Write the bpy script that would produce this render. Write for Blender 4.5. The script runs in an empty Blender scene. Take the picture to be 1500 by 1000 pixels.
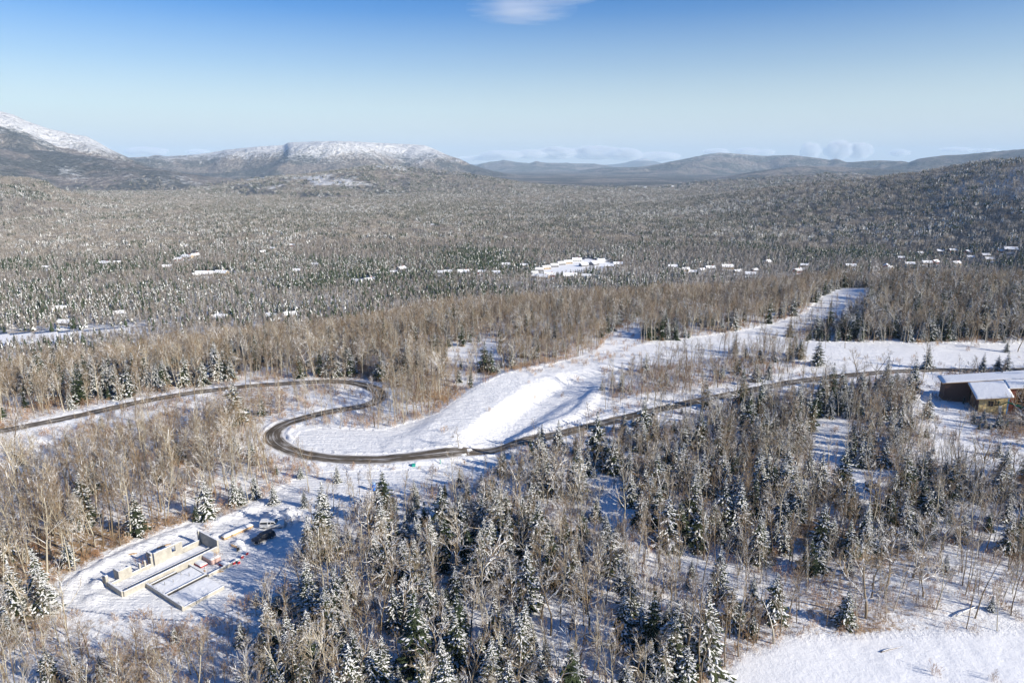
import bpy, bmesh, math, random
import numpy as np
from mathutils import Vector, Matrix, Euler

# ------------------------------------------------------------------ camera, sky, sun, exposure
SC = bpy.context.scene
CAM_H = 85.0
PITCH = math.radians(14.4)
FPX = 1013.0                      # focal length in pixels of the 1500 px wide photo
cam_d = bpy.data.cameras.new("camera"); cam = bpy.data.objects.new("camera", cam_d)
SC.collection.objects.link(cam); SC.camera = cam
cam.location = (0, 0, CAM_H); cam.rotation_euler = (math.pi/2 - PITCH, 0, 0)
cam_d.sensor_width = 36.0; cam_d.lens = 36.0*FPX/1500.0
cam_d.clip_start = 1.0; cam_d.clip_end = 200000.0

SUN_EL = math.radians(24.0)
SUN_AZ = math.radians(-27.0)      # direction towards the sun, measured from +X (right) anticlockwise
world = bpy.data.worlds.new("World"); SC.world = world; world.use_nodes = True
wn = world.node_tree; wn.nodes.clear()
sky = wn.nodes.new("ShaderNodeTexSky"); sky.sky_type = 'NISHITA'; sky.sun_disc = False
sky.sun_elevation = SUN_EL; sky.sun_rotation = math.pi/2 - SUN_AZ
sky.altitude = 0; sky.air_density = 1.0; sky.dust_density = 0.6; sky.ozone_density = 2.0
hs = wn.nodes.new("ShaderNodeHueSaturation"); hs.inputs['Saturation'].default_value = 1.7; hs.inputs['Hue'].default_value = 0.522
# the air near the horizon is pale: brighter band over the whole horizon of the sky
tc = wn.nodes.new("ShaderNodeTexCoord"); sxyz = wn.nodes.new("ShaderNodeSeparateXYZ"); rp = wn.nodes.new("ShaderNodeValToRGB")
e = rp.color_ramp.elements; e[0].position = 0.0; e[0].color = (.97,.97,.97,1); e[1].position = 0.24; e[1].color = (0,0,0,1)
for p_, v_ in ((.035,.88),(.075,.62),(.124,.33),(.19,.07)):
    q_ = e.new(p_); q_.color = (v_,v_,v_,1)
mx = wn.nodes.new("ShaderNodeMix"); mx.data_type = 'RGBA'; mx.inputs[7].default_value = (5.3,6.0,6.5,1)
bg = wn.nodes.new("ShaderNodeBackground"); bg.inputs['Strength'].default_value = 0.084
wo = wn.nodes.new("ShaderNodeOutputWorld")
wn.links.new(tc.outputs['Generated'], sxyz.inputs[0]); wn.links.new(sxyz.outputs[2], rp.inputs[0]); wn.links.new(rp.outputs[0], mx.inputs[0])
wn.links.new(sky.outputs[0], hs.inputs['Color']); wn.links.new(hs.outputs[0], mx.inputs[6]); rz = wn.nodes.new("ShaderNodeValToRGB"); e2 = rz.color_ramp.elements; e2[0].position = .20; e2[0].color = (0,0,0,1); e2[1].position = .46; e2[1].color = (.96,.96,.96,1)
mz = wn.nodes.new("ShaderNodeMix"); mz.data_type = 'RGBA'; mz.inputs[7].default_value = (.10,.80,2.75,1)   # unseen sky overhead darkened to deep blue, cuts fill light in shadows
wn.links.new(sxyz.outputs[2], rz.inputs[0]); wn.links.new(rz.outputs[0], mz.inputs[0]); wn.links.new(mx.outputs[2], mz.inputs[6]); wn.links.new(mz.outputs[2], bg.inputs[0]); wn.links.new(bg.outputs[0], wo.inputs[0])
sun_d = bpy.data.lights.new("sun", 'SUN'); sun = bpy.data.objects.new("sun", sun_d)
SC.collection.objects.link(sun); sun_d.energy = 5.0; sun_d.angle = math.radians(0.5); sun_d.color = (1.0, 0.92, 0.79)
sv = Vector((math.cos(SUN_EL)*math.cos(SUN_AZ), math.cos(SUN_EL)*math.sin(SUN_AZ), math.sin(SUN_EL)))
sun.rotation_euler = sv.to_track_quat('Z', 'Y').to_euler()
SC.view_settings.view_transform = 'Standard'; SC.view_settings.look = 'None'
SC.view_settings.exposure = 0.70; SC.view_settings.gamma = 1.0; SC.view_settings.use_curve_mapping = False
SC.cycles.max_bounces = 6; SC.cycles.diffuse_bounces = 3; SC.cycles.glossy_bounces = 2
SC.cycles.transparent_max_bounces = 8; SC.cycles.volume_bounces = 2; SC.cycles.transmission_bounces = 2
RNG = random.Random(11)

# ------------------------------------------------------------------ small helpers
def tag(o, label=None, cat=None, group=None, kind=None):
    if label: o['label'] = label
    if cat: o['category'] = cat
    if group: o['group'] = group
    if kind: o['kind'] = kind
    return o
def link(o, parent=None):
    SC.collection.objects.link(o)
    if parent is not None: o.parent = parent
    return o
def empty(name, loc=(0,0,0), rz=0.0):
    o = bpy.data.objects.new(name, None); SC.collection.objects.link(o)
    o.location = loc; o.rotation_euler = (0,0,rz); o.empty_display_size = 0.5
    return o
class MB:
    """collects vertices and faces for one mesh"""
    def __init__(s): s.v=[]; s.f=[]; s.m=[]
    def add(s, vs, fs, mi=0):
        n=len(s.v); s.v+= [tuple(a) for a in vs]; s.f+=[tuple(i+n for i in f) for f in fs]; s.m+=[mi]*len(fs); return s
    def box(s, x0,x1,y0,y1,z0,z1, mi=0):
        return s.add([(x0,y0,z0),(x1,y0,z0),(x1,y1,z0),(x0,y1,z0),(x0,y0,z1),(x1,y0,z1),(x1,y1,z1),(x0,y1,z1)],
              [(0,3,2,1),(4,5,6,7),(0,1,5,4),(1,2,6,5),(2,3,7,6),(3,0,4,7)], mi)
    def prism(s, poly, z0, z1, mi=0, axis='z'):
        n=len(poly)
        if axis=='z': P=lambda p,z:(p[0],p[1],z)
        elif axis=='y': P=lambda p,z:(p[0],z,p[1])
        else: P=lambda p,z:(z,p[0],p[1])
        vs=[P(p,z0) for p in poly]+[P(p,z1) for p in poly]
        fs=[tuple(range(n-1,-1,-1)),tuple(range(n,2*n))]+[(i,(i+1)%n,n+(i+1)%n,n+i) for i in range(n)]
        return s.add(vs,fs,mi)
    def tube(s, pts, rads, n=5, mi=0, cap=True):
        pts=[Vector(p) for p in pts]; rings=[]; base=len(s.v); vs=[]; fs=[]
        for i,p in enumerate(pts):
            d=(pts[min(i+1,len(pts)-1)]-pts[max(i-1,0)])
            if d.length<1e-6: d=Vector((0,0,1))
            d.normalize()
            a=d.cross(Vector((0.31,0.95,0.05)) if abs(d.y)<.9 else Vector((1,0,0))); a.normalize(); b=d.cross(a)
            for k in range(n):
                t=2*math.pi*k/n; vs.append(p+(a*math.cos(t)+b*math.sin(t))*rads[i])
        for i in range(len(pts)-1):
            for k in range(n):
                k2=(k+1)%n; fs.append((i*n+k,i*n+k2,(i+1)*n+k2,(i+1)*n+k))
        if cap: fs.append(tuple(range(n-1,-1,-1))); fs.append(tuple((len(pts)-1)*n+k for k in range(n)))
        return s.add(vs,fs,mi)
    def bar(s,a,b,w,h=None,mi=0):
        a=Vector(a); b=Vector(b); h=w if h is None else h; d=(b-a).normalized()
        up=Vector((0,0,1)) if abs(d.z)<.95 else Vector((0,1,0)); sd=d.cross(up).normalized(); u=sd.cross(d)
        vs=[]
        for p in (a,b):
            for q,r in ((-1,-1),(1,-1),(1,1),(-1,1)): vs.append(p+sd*q*w/2+u*r*h/2)
        return s.add(vs,[(0,1,2,3),(7,6,5,4),(0,4,5,1),(1,5,6,2),(2,6,7,3),(3,7,4,0)],mi)
    def mesh(s, name, mats, smooth=False):
        me=bpy.data.meshes.new(name); me.from_pydata(s.v,[],s.f)
        for m in (mats if isinstance(mats,(list,tuple)) else [mats]): me.materials.append(m)
        me.polygons.foreach_set('material_index', s.m)
        if smooth: me.polygons.foreach_set('use_smooth',[True]*len(s.f))
        me.update(); return me
    def build(s, name, mats, parent=None, smooth=False, bevel=0):
        o=bpy.data.objects.new(name, s.mesh(name,mats,smooth)); link(o,parent)
        if bevel:
            b=o.modifiers.new('bevel','BEVEL'); b.width=bevel; b.segments=2; b.limit_method='ANGLE'
        return o

# ------------------------------------------------------------------ noise (numpy)
def _hash(ix,iy,seed):
    h=(ix.astype(np.int64)*374761393+iy.astype(np.int64)*668265263+(seed*1442695041)%2147483647)&0x7fffffff
    h=((h^(h>>13))*1274126177)&0x7fffffff
    h=(h^(h>>16))&0xffff
    return h/65535.0
def vnoise(x,y,seed=0):
    x=np.asarray(x,float); y=np.asarray(y,float)
    x0=np.floor(x); y0=np.floor(y); fx=x-x0; fy=y-y0; ux=fx*fx*fx*(fx*(fx*6-15)+10); uy=fy*fy*fy*(fy*(fy*6-15)+10)
    def g(dx,dy):
        a=_hash(x0+dx,y0+dy,seed)*2*np.pi
        return np.cos(a)*(fx-dx)+np.sin(a)*(fy-dy)
    n00=g(0,0); n10=g(1,0); n01=g(0,1); n11=g(1,1)
    return ((n00+(n10-n00)*ux)*(1-uy)+(n01+(n11-n01)*ux)*uy)*1.5
def fbm(x,y,s,oct=4,seed=0):
    a=1.0; t=0; n=0
    for k in range(oct):
        t=t+a*vnoise(x/s,y/s,seed+k*7); n+=a; a*=.5; s=s/2.03
    return t/n
def sstep(a,b,t):
    t=np.clip((t-a)/(b-a),0,1); return t*t*(3-2*t)

# ------------------------------------------------------------------ pixel <-> direction
CP,SP=math.cos(PITCH),math.sin(PITCH)
def pix_dir(px,py):
    x=(np.asarray(px,float)-750)/FPX; d=(np.asarray(py,float)-500)/FPX
    return x, CP-d*SP, -(SP+d*CP)
def pix_azel(px,py):
    x,y,z=pix_dir(px,py); return np.arctan2(x,y), z/np.hypot(x,y)
def project(x,y,z):
    dz=z-CAM_H; dep=y*CP-dz*SP; dep=np.where(dep<1e-3,1e-3,dep); dn=-(y*SP+dz*CP)
    return 750+FPX*x/dep, 500+FPX*dn/dep

# ------------------------------------------------------------------ terrain height
# ranges: crest given as (sight-line in photo px), distance of the crest, width toward / away from us, roughness
RIDGES=[
 # near right hill
 dict(p=[(900,300),(1000,293),(1090,282),(1170,272),(1280,262),(1350,254),(1400,245),(1450,238),(1500,235),(1750,222),(2300,215)],
      R=[3300,3200,3000,2850,2700,2550,2450,2350,2250,2000,1900], wi=.5, wo=.35, amp=5),
 dict(p=[(960,275),(1020,266),(1133,259),(1207,254),(1247,253),(1290,258),(1340,268)], R=[5200]*7, wi=.28, wo=.2, amp=6),
 dict(p=[(1000,275),(1040,262),(1110,250),(1173,243),(1233,245),(1280,247),(1340,250),(1420,256)], R=[8500]*8, wi=.2, wo=.2, amp=14),
 dict(p=[(820,262),(850,250),(880,246),(940,244),(975,239),(1000,234),(1035,226),(1055,223.5),(1080,225),(1120,228),(1160,226.5),(1200,232),(1215,235),(1225,233),(1240,238),(1290,235),(1320,236),(1370,246),(1420,256)],
      R=[14500]*19, wi=.2, wo=.15, amp=60),
 dict(p=[(1240,262),(1300,245),(1330,238),(1345,232),(1380,227),(1410,226),(1440,223),(1480,220),(1500,219),(1620,212),(1900,225),(2300,240)], R=[11500]*12, wi=.22, wo=.15, amp=35),
 dict(p=[(640,252),(690,247),(703,240),(738,234.5),(760,238),(775,239.5),(785,236.5),(800,239.5),(870,239.5),(890,243),(915,247),(960,252)], R=[20500]*12, wi=.18, wo=.1, amp=60),
 dict(p=[(840,250),(880,243),(915,238.5),(935,233.5),(945,232.5),(960,236.5),(975,241),(1000,247)], R=[33000]*8, wi=.12, wo=.08, amp=60),
 dict(p=[(560,247),(650,243),(700,240),(760,242),(860,241),(1000,243),(1200,240),(1330,238),(1500,236),(1900,240)], R=[36500]*10, wi=.08, wo=.05, amp=90),
 # table mountain
 dict(p=[(120,250),(190,233),(240,229.5),(290,226),(330,218.5),(370,214.5),(395,214),(416,213),(422,209.5),(460,208.5),(500,208),(560,209),(600,210),(622,211.5),(638,218),(652,225),(670,233),(690,242),(715,249),(760,257),(800,262)],
      R=[11000,10800,10600,10400,10200]+[10000]*16, wi=.24, wo=.2, amp=75),
 # high left mountain
 dict(p=[(-800,260),(-500,210),(-250,175),(-100,158),(-30,160),(0,167),(20,171),(40,180),(70,190),(100,196),(125,198),(140,205),(160,217),(180,227),(200,236),(240,250)], R=[8600]*16, wi=.3, wo=.2, amp=85),
 dict(p=[(-700,225),(-200,214),(0,216),(40,218),(100,223),(150,229),(190,237),(210,243),(250,250),(300,257),(350,262),(420,270)], R=[6100]*12, wi=.22, wo=.15, amp=16),
 # foothill with snow patches
 dict(p=[(280,275),(330,266),(400,259),(470,253),(520,246),(550,242.5),(580,243),(640,250),(700,257),(760,266),(850,276),(920,284)], R=[5000]*12, wi=.3, wo=.25, amp=12),
 dict(p=[(-500,262),(0,261),(40,262),(66,268),(85,279),(120,287),(180,295)], R=[3400]*7, wi=.3, wo=.2, amp=6),
]
for r in RIDGES:
    az,el=pix_azel([a for a,b in r['p']],[b for a,b in r['p']]); r['az']=az; r['R']=np.array(r['R'],float); r['h']=CAM_H+r['R']*el

EDGE_AZ,_=pix_azel([-600,0,300,500,700,900,1050,1200,1350,1500,1900],[500]*11)
EDGE_R0=[250,285,300,310,345,385,420,500,540,560,600]
EDGE_R1=[560,620,640,660,720,800,850,900,930,960,1000]
def world_of(pts):
    """photo px on the level ground near the camera -> world xy"""
    out=[]
    for px,py in pts:
        x,y,z=pix_dir(px,py); t=-CAM_H/z; out.append((x*t,y*t))
    return np.array(out)
ROAD_PX=[(1900,534),(1700,536),(1500,541),(1420,542),(1340,542),(1280,546),(1200,553),(1130,564),(1060,578),(1000,592),(960,601),(900,616),(840,631),(780,645),(720,657),(660,666),(600,671.5),(550,674),(500,673),(460,669),(430,662),(409,653),(398,642),(400,632),(414,622),(440,613),(480,603),(520,597),(548,590),(560,580),(552,570),(530,563),(490,559),(440,561),(360,566),(280,577),(200,590),(130,605),(60,620),(0,632),(-150,660),(-400,700)]
def smooth_line(P,step=3.0,it=2):
    P=np.array(P,float)
    for _ in range(it):
        Q=[P[0]]
        for a,b in zip(P[:-1],P[1:]): Q+= [a*.75+b*.25, a*.25+b*.75]
        Q.append(P[-1]); P=np.array(Q)
    d=np.r_[0,np.cumsum(np.hypot(*np.diff(P,axis=0).T))]; s=np.arange(0,d[-1],step)
    return np.c_[np.interp(s,d,P[:,0]),np.interp(s,d,P[:,1])]
ROAD=smooth_line(world_of(ROAD_PX),3.0)
def dist_line(x,y,L):
    """distance of points to polyline sampled densely"""
    x=np.asarray(x,float).ravel(); y=np.asarray(y,float).ravel(); best=np.full(x.shape,1e9)
    for a,b in zip(L[:-1],L[1:]):
        d=b-a; l2=d@d; t=np.clip(((x-a[0])*d[0]+(y-a[1])*d[1])/l2,0,1)
        best=np.minimum(best,(x-a[0]-t*d[0])**2+(y-a[1]-t*d[1])**2)
    return np.sqrt(best)
def in_poly(px,py,poly):
    px=np.asarray(px,float); py=np.asarray(py,float); r=np.zeros(px.shape,bool); n=len(poly)
    for i in range(n):
        x0,y0=poly[i]; x1,y1=poly[(i+1)%n]
        if y0==y1: continue
        c=((y0>py)!=(y1>py))&(px<(x1-x0)*(py-y0)/(y1-y0)+x0); r^=c
    return r
def line_h(x,y,L,prof):
    """signed distance (left positive) profile along open line: returns array; prof(signed, along)"""
    x=np.asarray(x,float); y=np.asarray(y,float); best=np.full(x.shape,1e18); sd=np.zeros(x.shape); al=np.zeros(x.shape)
    acc=0; tot=sum(np.hypot(*(b-a)) for a,b in zip(L[:-1],L[1:]))
    for a,b in zip(L[:-1],L[1:]):
        d=b-a; l=math.hypot(*d); t=np.clip(((x-a[0])*d[0]+(y-a[1])*d[1])/(l*l),0,1)
        dx=x-a[0]-t*d[0]; dy=y-a[1]-t*d[1]; q=dx*dx+dy*dy; m=q<best
        best=np.where(m,q,best); s=np.sign(d[0]*dy-d[1]*dx); sd=np.where(m,s*np.sqrt(q),sd); al=np.where(m,(acc+t*l)/tot,al); acc+=l
    return prof(sd,al)
# the cleared snow slope: raised bed, hollow beside it
BED=smooth_line(world_of([(560,662),(640,652),(672,618),(705,590),(748,562),(800,545),(880,530),(960,512),(1050,498)]),4)
HOL=smooth_line(world_of([(705,648),(745,615),(790,585),(830,568),(870,556)]),4)
BNK=smooth_line(world_of([(735,655),(800,625),(850,605),(872,575),(880,560)]),4)
SITE=world_of([(90,870),(180,810),(370,750),(440,740),(430,800),(300,890),(160,900)])
BANK_PX=[((392,668),(350,655)),]
BERM=smooth_line(world_of([(78,892),(100,856),(180,812),(268,776),(350,754),(400,728)]),3)
PILES=[(-59.5,156.0,3.2,1.5),(-55.5,156.5,3.4,1.8),(-51.5,154.0,2.6,1.1),(-63.5,143.0,2.2,.9),(-62.0,141.0,1.6,.6),(-70.0,146.5,2.2,.7),(-76.5,137.5,1.8,.5),(-86,127,2.5,.8),(-84,121.5,2.6,.7),
 (-150.0,200.0,8,2.4),(-142.0,203.0,5,1.6),(151,246,3.5,1.5),(156,247,3,1.3),(-51.8,151.2,1.5,.8)]
SLOPEW=[tuple(p) for p in world_of([(560,640),(690,570),(790,538),(960,505),(1180,470),(1180,545),(900,598),(740,652),(560,668)])]
def h_near(x,y):
    r=np.hypot(x,y)
    h=0.9*fbm(x,y,55,3,5)
    m=(r>120)&(r<480)
    if m.any():
        xm,ym=x[m],y[m]; q=np.zeros(xm.shape)
        q+=line_h(xm,ym,BED,lambda s,a:(2.3*np.sin(np.pi*np.clip(a,0,1))**.6*(.25+.75*sstep(.72,.42,a)))*np.where(s>0,sstep(15,6,s),sstep(17,7,-s)))
        q+=line_h(xm,ym,HOL,lambda s,a:-2.5*np.sin(np.pi*np.clip(a*.9+.1,0,1))**.7*np.where(s>0,sstep(9,3,s),sstep(13,4,-s)))
        q+=line_h(xm,ym,BNK,lambda s,a:1.15*np.sin(np.pi*np.clip(a,0,1))**.5*sstep(4.5,0.5,np.abs(s)))
        st=line_h(xm,ym,BERM,lambda s,a:(.55+.35*vnoise(xm/2.2,ym/2.2,5))*sstep(2.6,.3,np.abs(s)))
        ins=in_poly(xm,ym,[tuple(p) for p in SITE]); q+=st+np.where(ins,.16*fbm(xm,ym,2.6,3,61),.10*fbm(xm,ym,4,2,62))
        for bx_,by_,br_,bh_ in PILES:
            d_=np.hypot(xm-bx_,ym-by_)/br_; q+=bh_*sstep(1,.1,d_)*(1+.5*vnoise(xm/1.1,ym/1.1,9))
        near=dist_line(xm,ym,ROAD[::3]); q+=(.42+.35*vnoise(xm/2.4,ym/2.4,21)+.15*vnoise(xm/.9,ym/.9,22))*sstep(3.3,4.0,near)*sstep(5.6,4.3,near)
        inb=in_poly(xm,ym,SLOPEW); q+=np.where(inb,.22*fbm(xm,ym,5,3,63)+.10*np.sin((xm*.62-ym*.78)*2.1)*np.clip(fbm(xm,ym,14,2,64)+.4,0,1),0)
        h[m]+=q
    return h
def height(x,y):
    x=np.asarray(x,float); y=np.asarray(y,float); sh=x.shape; x=np.atleast_1d(x).ravel(); y=np.atleast_1d(y).ravel()
    r=np.hypot(x,y); az=np.arctan2(x,y)
    R0=np.interp(az,EDGE_AZ,EDGE_R0); R1=np.interp(az,EDGE_AZ,EDGE_R1)
    wob=30*fbm(x,y,260,2,31)
    t=sstep(0,1,(r+wob-R0)/(R1-R0))
    near=h_near(x,y)
    far=sstep(500,1500,r)
    h=near*(1-t)+(-80)*t+far*(5*fbm(x,y,600,4,17))
    h=h-0.0000*r
    rough=fbm(x,y,900,5,3); rid=1-np.abs(fbm(x,y,1300,4,9))*2.2
    for k,g in enumerate(RIDGES):
        H=np.interp(az,g['az'],g['h'],left=-400,right=-400); R=np.interp(az,g['az'],g['R'])
        R=R*(1+.05*np.sin(az*23+k*2.1)*(1 if g['amp']>10 else .3))
        # keep the crest on its sight line when its distance wobbles
        base=-95.0; H=CAM_H+(H-CAM_H)
        u=(r-R); s=np.where(u<0,np.clip(1+u/(g['wi']*R),0,1),np.clip(1-u/(g['wo']*R),0,1))
        prof=s*s*(3-2*s)*.55+.45*s**1.3
        z=base+(H-base)*prof
        edge=4*s*(1-s)
        z=z+g['amp']*(rough*1.0+ (rid-.5)*.9)*edge*np.clip((H-base)/120,0,1.6)
        z=z+g['amp']*.06*fbm(x,y,160,2,44)*s
        h=np.where((H>-300)&(z>h),z,h)
    return h.reshape(sh)

def at(px,py,dz=0.0):
    """point of the terrain seen at a photo pixel"""
    dx,dy,dzr=[float(v) for v in pix_dir(px,py)]
    t=np.geomspace(40,30000,6000); hz=CAM_H+dzr*t-height(dx*t,dy*t)-dz
    i=int(np.argmax(hz<0)); a,b=t[max(i-1,0)],t[i]; ts=np.linspace(a,b,30); k=CAM_H+dzr*ts-height(dx*ts,dy*ts)-dz
    tt=float(ts[int(np.argmax(k<0))]); return Vector((dx*tt,dy*tt,CAM_H+dzr*tt))

# ------------------------------------------------------------------ materials
def new_mat(name):
    m=bpy.data.materials.new(name); m.use_nodes=True; nt=m.node_tree; b=nt.nodes['Principled BSDF']
    return m,nt,b
def nd(nt,t,**k):
    n=nt.nodes.new(t)
    for a,v in k.items():
        if a in n.inputs.keys(): n.inputs[a].default_value=v
        else: setattr(n,a,v)
    return n
def ramp(nt,src,stops,interp='LINEAR'):
    r=nt.nodes.new('ShaderNodeValToRGB'); r.color_ramp.interpolation=interp; e=r.color_ramp.elements
    while len(e)<len(stops): e.new(.5)
    for i,(p,c) in enumerate(stops):
        e[i].position=p; e[i].color=(c,c,c,1) if isinstance(c,(int,float)) else (*c,1)
    nt.links.new(src,r.inputs[0]); return r.outputs[0]
def mixc(nt,fac,a,b):
    m=nt.nodes.new('ShaderNodeMix'); m.data_type='RGBA'
    for s,v in ((m.inputs[0],fac),(m.inputs[6],a),(m.inputs[7],b)):
        if isinstance(v,bpy.types.NodeSocket): nt.links.new(v,s)
        elif isinstance(v,(int,float)): s.default_value=v
        else: s.default_value=(*v,1)
    return m.outputs[2]
def mth(nt,op,a,b=None,c=None,clamp=False):
    m=nt.nodes.new('ShaderNodeMath'); m.operation=op; m.use_clamp=clamp
    for s,v in zip(m.inputs,(a,b,c)):
        if v is None: continue
        if isinstance(v,bpy.types.NodeSocket): nt.links.new(v,s)
        else: s.default_value=v
    return m.outputs[0]
def noise(nt,scale,detail=3,rough=.55,vec=None,out=0):
    n=nd(nt,'ShaderNodeTexNoise',Scale=scale,Detail=detail,Roughness=rough)
    if vec is not None: nt.links.new(vec,n.inputs['Vector'])
    return n.outputs[out]
def objco(nt,scale=None):
    t=nt.nodes.new('ShaderNodeTexCoord').outputs['Object']
    if scale:
        mp=nd(nt,'ShaderNodeMapping'); mp.inputs['Scale'].default_value=scale; nt.links.new(t,mp.inputs[0]); return mp.outputs[0]
    return t
def worldco(nt,scale=None):
    t=nt.nodes.new('ShaderNodeNewGeometry').outputs['Position']
    if scale:
        mp=nd(nt,'ShaderNodeMapping'); mp.inputs['Scale'].default_value=scale; nt.links.new(t,mp.inputs[0]); return mp.outputs[0]
    return t
def bump(nt,b,h,dist,strength=1.0):
    n=nd(nt,'ShaderNodeBump'); n.inputs['Strength'].default_value=strength; n.inputs['Distance'].default_value=dist
    nt.links.new(h,n.inputs['Height']); nt.links.new(n.outputs[0],b.inputs['Normal'])
def plain(name,col,rough=.6,metal=0.0,var=.12,scale=3.0,spec=.4):
    m,nt,b=new_mat(name); b.inputs['Roughness'].default_value=rough; b.inputs['Metallic'].default_value=metal
    b.inputs['Specular IOR Level'].default_value=spec
    f=noise(nt,scale,4,.6,objco(nt)); k=ramp(nt,f,[(.3,tuple(c*(1-var) for c in col)),(.7,tuple(min(1,c*(1+var)) for c in col))])
    nt.links.new(k,b.inputs['Base Color']); return m
SNOW=(.83,.84,.86)
def snow_top(nt,base,thresh=.45,soft=.15,amount=None,world_noise=2.0):
    """snow lying on faces that look up"""
    g=nt.nodes.new('ShaderNodeNewGeometry'); sx=nt.nodes.new('ShaderNodeSeparateXYZ'); nt.links.new(g.outputs['Normal'],sx.inputs[0])
    n=noise(nt,world_noise,2,.6,worldco(nt)); z=mth(nt,'ADD',sx.outputs[2],mth(nt,'MULTIPLY_ADD',n,.9,-.45))
    if amount is not None: z=mth(nt,'ADD',z,amount)
    f=nt.nodes.new('ShaderNodeMapRange'); f.inputs[1].default_value=thresh-soft; f.inputs[2].default_value=thresh+soft; nt.links.new(z,f.inputs[0])
    return mixc(nt,f.outputs[0],base,SNOW)
def rand(nt):
    return nt.nodes.new('ShaderNodeObjectInfo').outputs['Random']
def bark_mat(name,c0,c1,thresh,snowvar=.25):
    m,nt,b=new_mat(name); b.inputs['Roughness'].default_value=.9; b.inputs['Specular IOR Level'].default_value=.1
    r=rand(nt); n=noise(nt,1.3,3,.6,worldco(nt)); t=mth(nt,'MULTIPLY_ADD',n,.5,mth(nt,'MULTIPLY_ADD',r,.8,-.15),clamp=True)
    col=mixc(nt,t,c0,c1)
    am=mth(nt,'MULTIPLY_ADD',mth(nt,'FRACT',mth(nt,'MULTIPLY',r,7.3)),snowvar*2,-snowvar)
    nt.links.new(snow_top(nt,col,thresh,.12,am),b.inputs['Base Color']); return m
M={}
M['bark_brown']=bark_mat('bark_brown',(.135,.095,.055),(.27,.20,.125),.66)
M['twig_brown']=bark_mat('twig_brown',(.16,.108,.062),(.285,.215,.142),.65)
M['bark_pale']=bark_mat('bark_pale',(.33,.30,.235),(.50,.46,.37),.56)
M['twig_pale']=bark_mat('twig_pale',(.25,.20,.14),(.38,.32,.23),.54)
M['bark_grey']=bark_mat('bark_grey',(.16,.125,.085),(.28,.23,.165),.46)
M['twig_grey']=bark_mat('twig_grey',(.17,.13,.085),(.28,.22,.145),.52)
M['far_grey']=bark_mat('far_grey',(.135,.112,.092),(.245,.212,.178),.56)
M['far_brown']=bark_mat('far_brown',(.14,.108,.084),(.24,.20,.163),.61)
M['far_pale']=bark_mat('far_pale',(.28,.25,.21),(.42,.39,.34),.5)
M['brush']=bark_mat('brush',(.26,.14,.08),(.42,.29,.17),.6)
M['bark_spruce']=bark_mat('bark_spruce',(.08,.06,.05),(.15,.11,.09),.6)
def needle_mat(name,c0,c1):
    m,nt,b=new_mat(name); b.inputs['Roughness'].default_value=.75; b.inputs['Specular IOR Level'].default_value=.2
    r=rand(nt); n=noise(nt,1.7,3,.6,worldco(nt)); t=mth(nt,'MULTIPLY_ADD',n,.7,mth(nt,'MULTIPLY_ADD',r,.6,-.15),clamp=True)
    nt.links.new(mixc(nt,t,c0,c1),b.inputs['Base Color']); return m
M['needles']=needle_mat('needles',(.022,.032,.017),(.062,.075,.034))
M['needles_dark']=needle_mat('needles_dark',(.022,.035,.018),(.055,.075,.035))
m,nt,b=new_mat('snow_load'); b.inputs['Roughness'].default_value=.7; b.inputs['Specular IOR Level'].default_value=.2
nt.links.new(ramp(nt,noise(nt,2.5,3,.6,worldco(nt)),[(.3,(.70,.71,.72)),(.6,SNOW)]),b.inputs['Base Color']); M['snow']=m

# ground: snow with brush and litter near, wooded slopes far off
m,nt,b=new_mat('ground_snow'); M['ground']=m
b.inputs['Roughness'].default_value=.72; b.inputs['Specular IOR Level'].default_value=.2
P=worldco(nt)
def attr(nt,n): a=nt.nodes.new('ShaderNodeAttribute'); a.attribute_name=n; return a.outputs['Fac']
aL,aF,aS,aK=attr(nt,'litter'),attr(nt,'far'),attr(nt,'snowy'),attr(nt,'spruce')
sn=ramp(nt,noise(nt,.35,5,.6,P),[(.25,(.76,.77,.79)),(.65,(.86,.865,.875))])
lit_n=mth(nt,'ADD',noise(nt,.9,5,.75,P),mth(nt,'MULTIPLY_ADD',aL,.42,-.30))
lit_f=nt.nodes.new('ShaderNodeMapRange'); lit_f.inputs[1].default_value=.50; lit_f.inputs[2].default_value=.60; nt.links.new(lit_n,lit_f.inputs[0])
lit_c=ramp(nt,noise(nt,.25,3,.6,P),[(.3,(.20,.13,.08)),(.5,(.36,.25,.14)),(.7,(.30,.18,.10))])
gro=attr(nt,'groomed')
mpg=nd(nt,'ShaderNodeMapping'); mpg.inputs['Rotation'].default_value=(0,0,-.95); mpg.inputs['Scale'].default_value=(.09,1.3,1); nt.links.new(P,mpg.inputs[0]); trk=noise(nt,1.0,4,.6,mpg.outputs[0])
near_c=mixc(nt,mth(nt,'MULTIPLY',lit_f.outputs[0],aL),sn,lit_c)
v1=nd(nt,'ShaderNodeTexVoronoi',Scale=.085); nt.links.new(P,v1.inputs['Vector'])
tone=noise(nt,.0035,6,.62,P); fine=noise(nt,.032,5,.78,P); big=noise(nt,.0012,4,.6,P)
wood=mixc(nt,ramp(nt,fine,[(.35,0.0),(.62,1.0)]),(.12,.10,.09),(.34,.30,.27))
spr=mixc(nt,ramp(nt,fine,[(.4,0.0),(.7,1.0)]),(.035,.045,.042),(.15,.16,.155))
spf=ramp(nt,mth(nt,'ADD',tone,mth(nt,'MULTIPLY_ADD',aK,.5,-.16)),[(.44,0.0),(.62,.85)])
wood=mixc(nt,spf,wood,spr)
mid=noise(nt,.011,5,.7,P)
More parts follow.
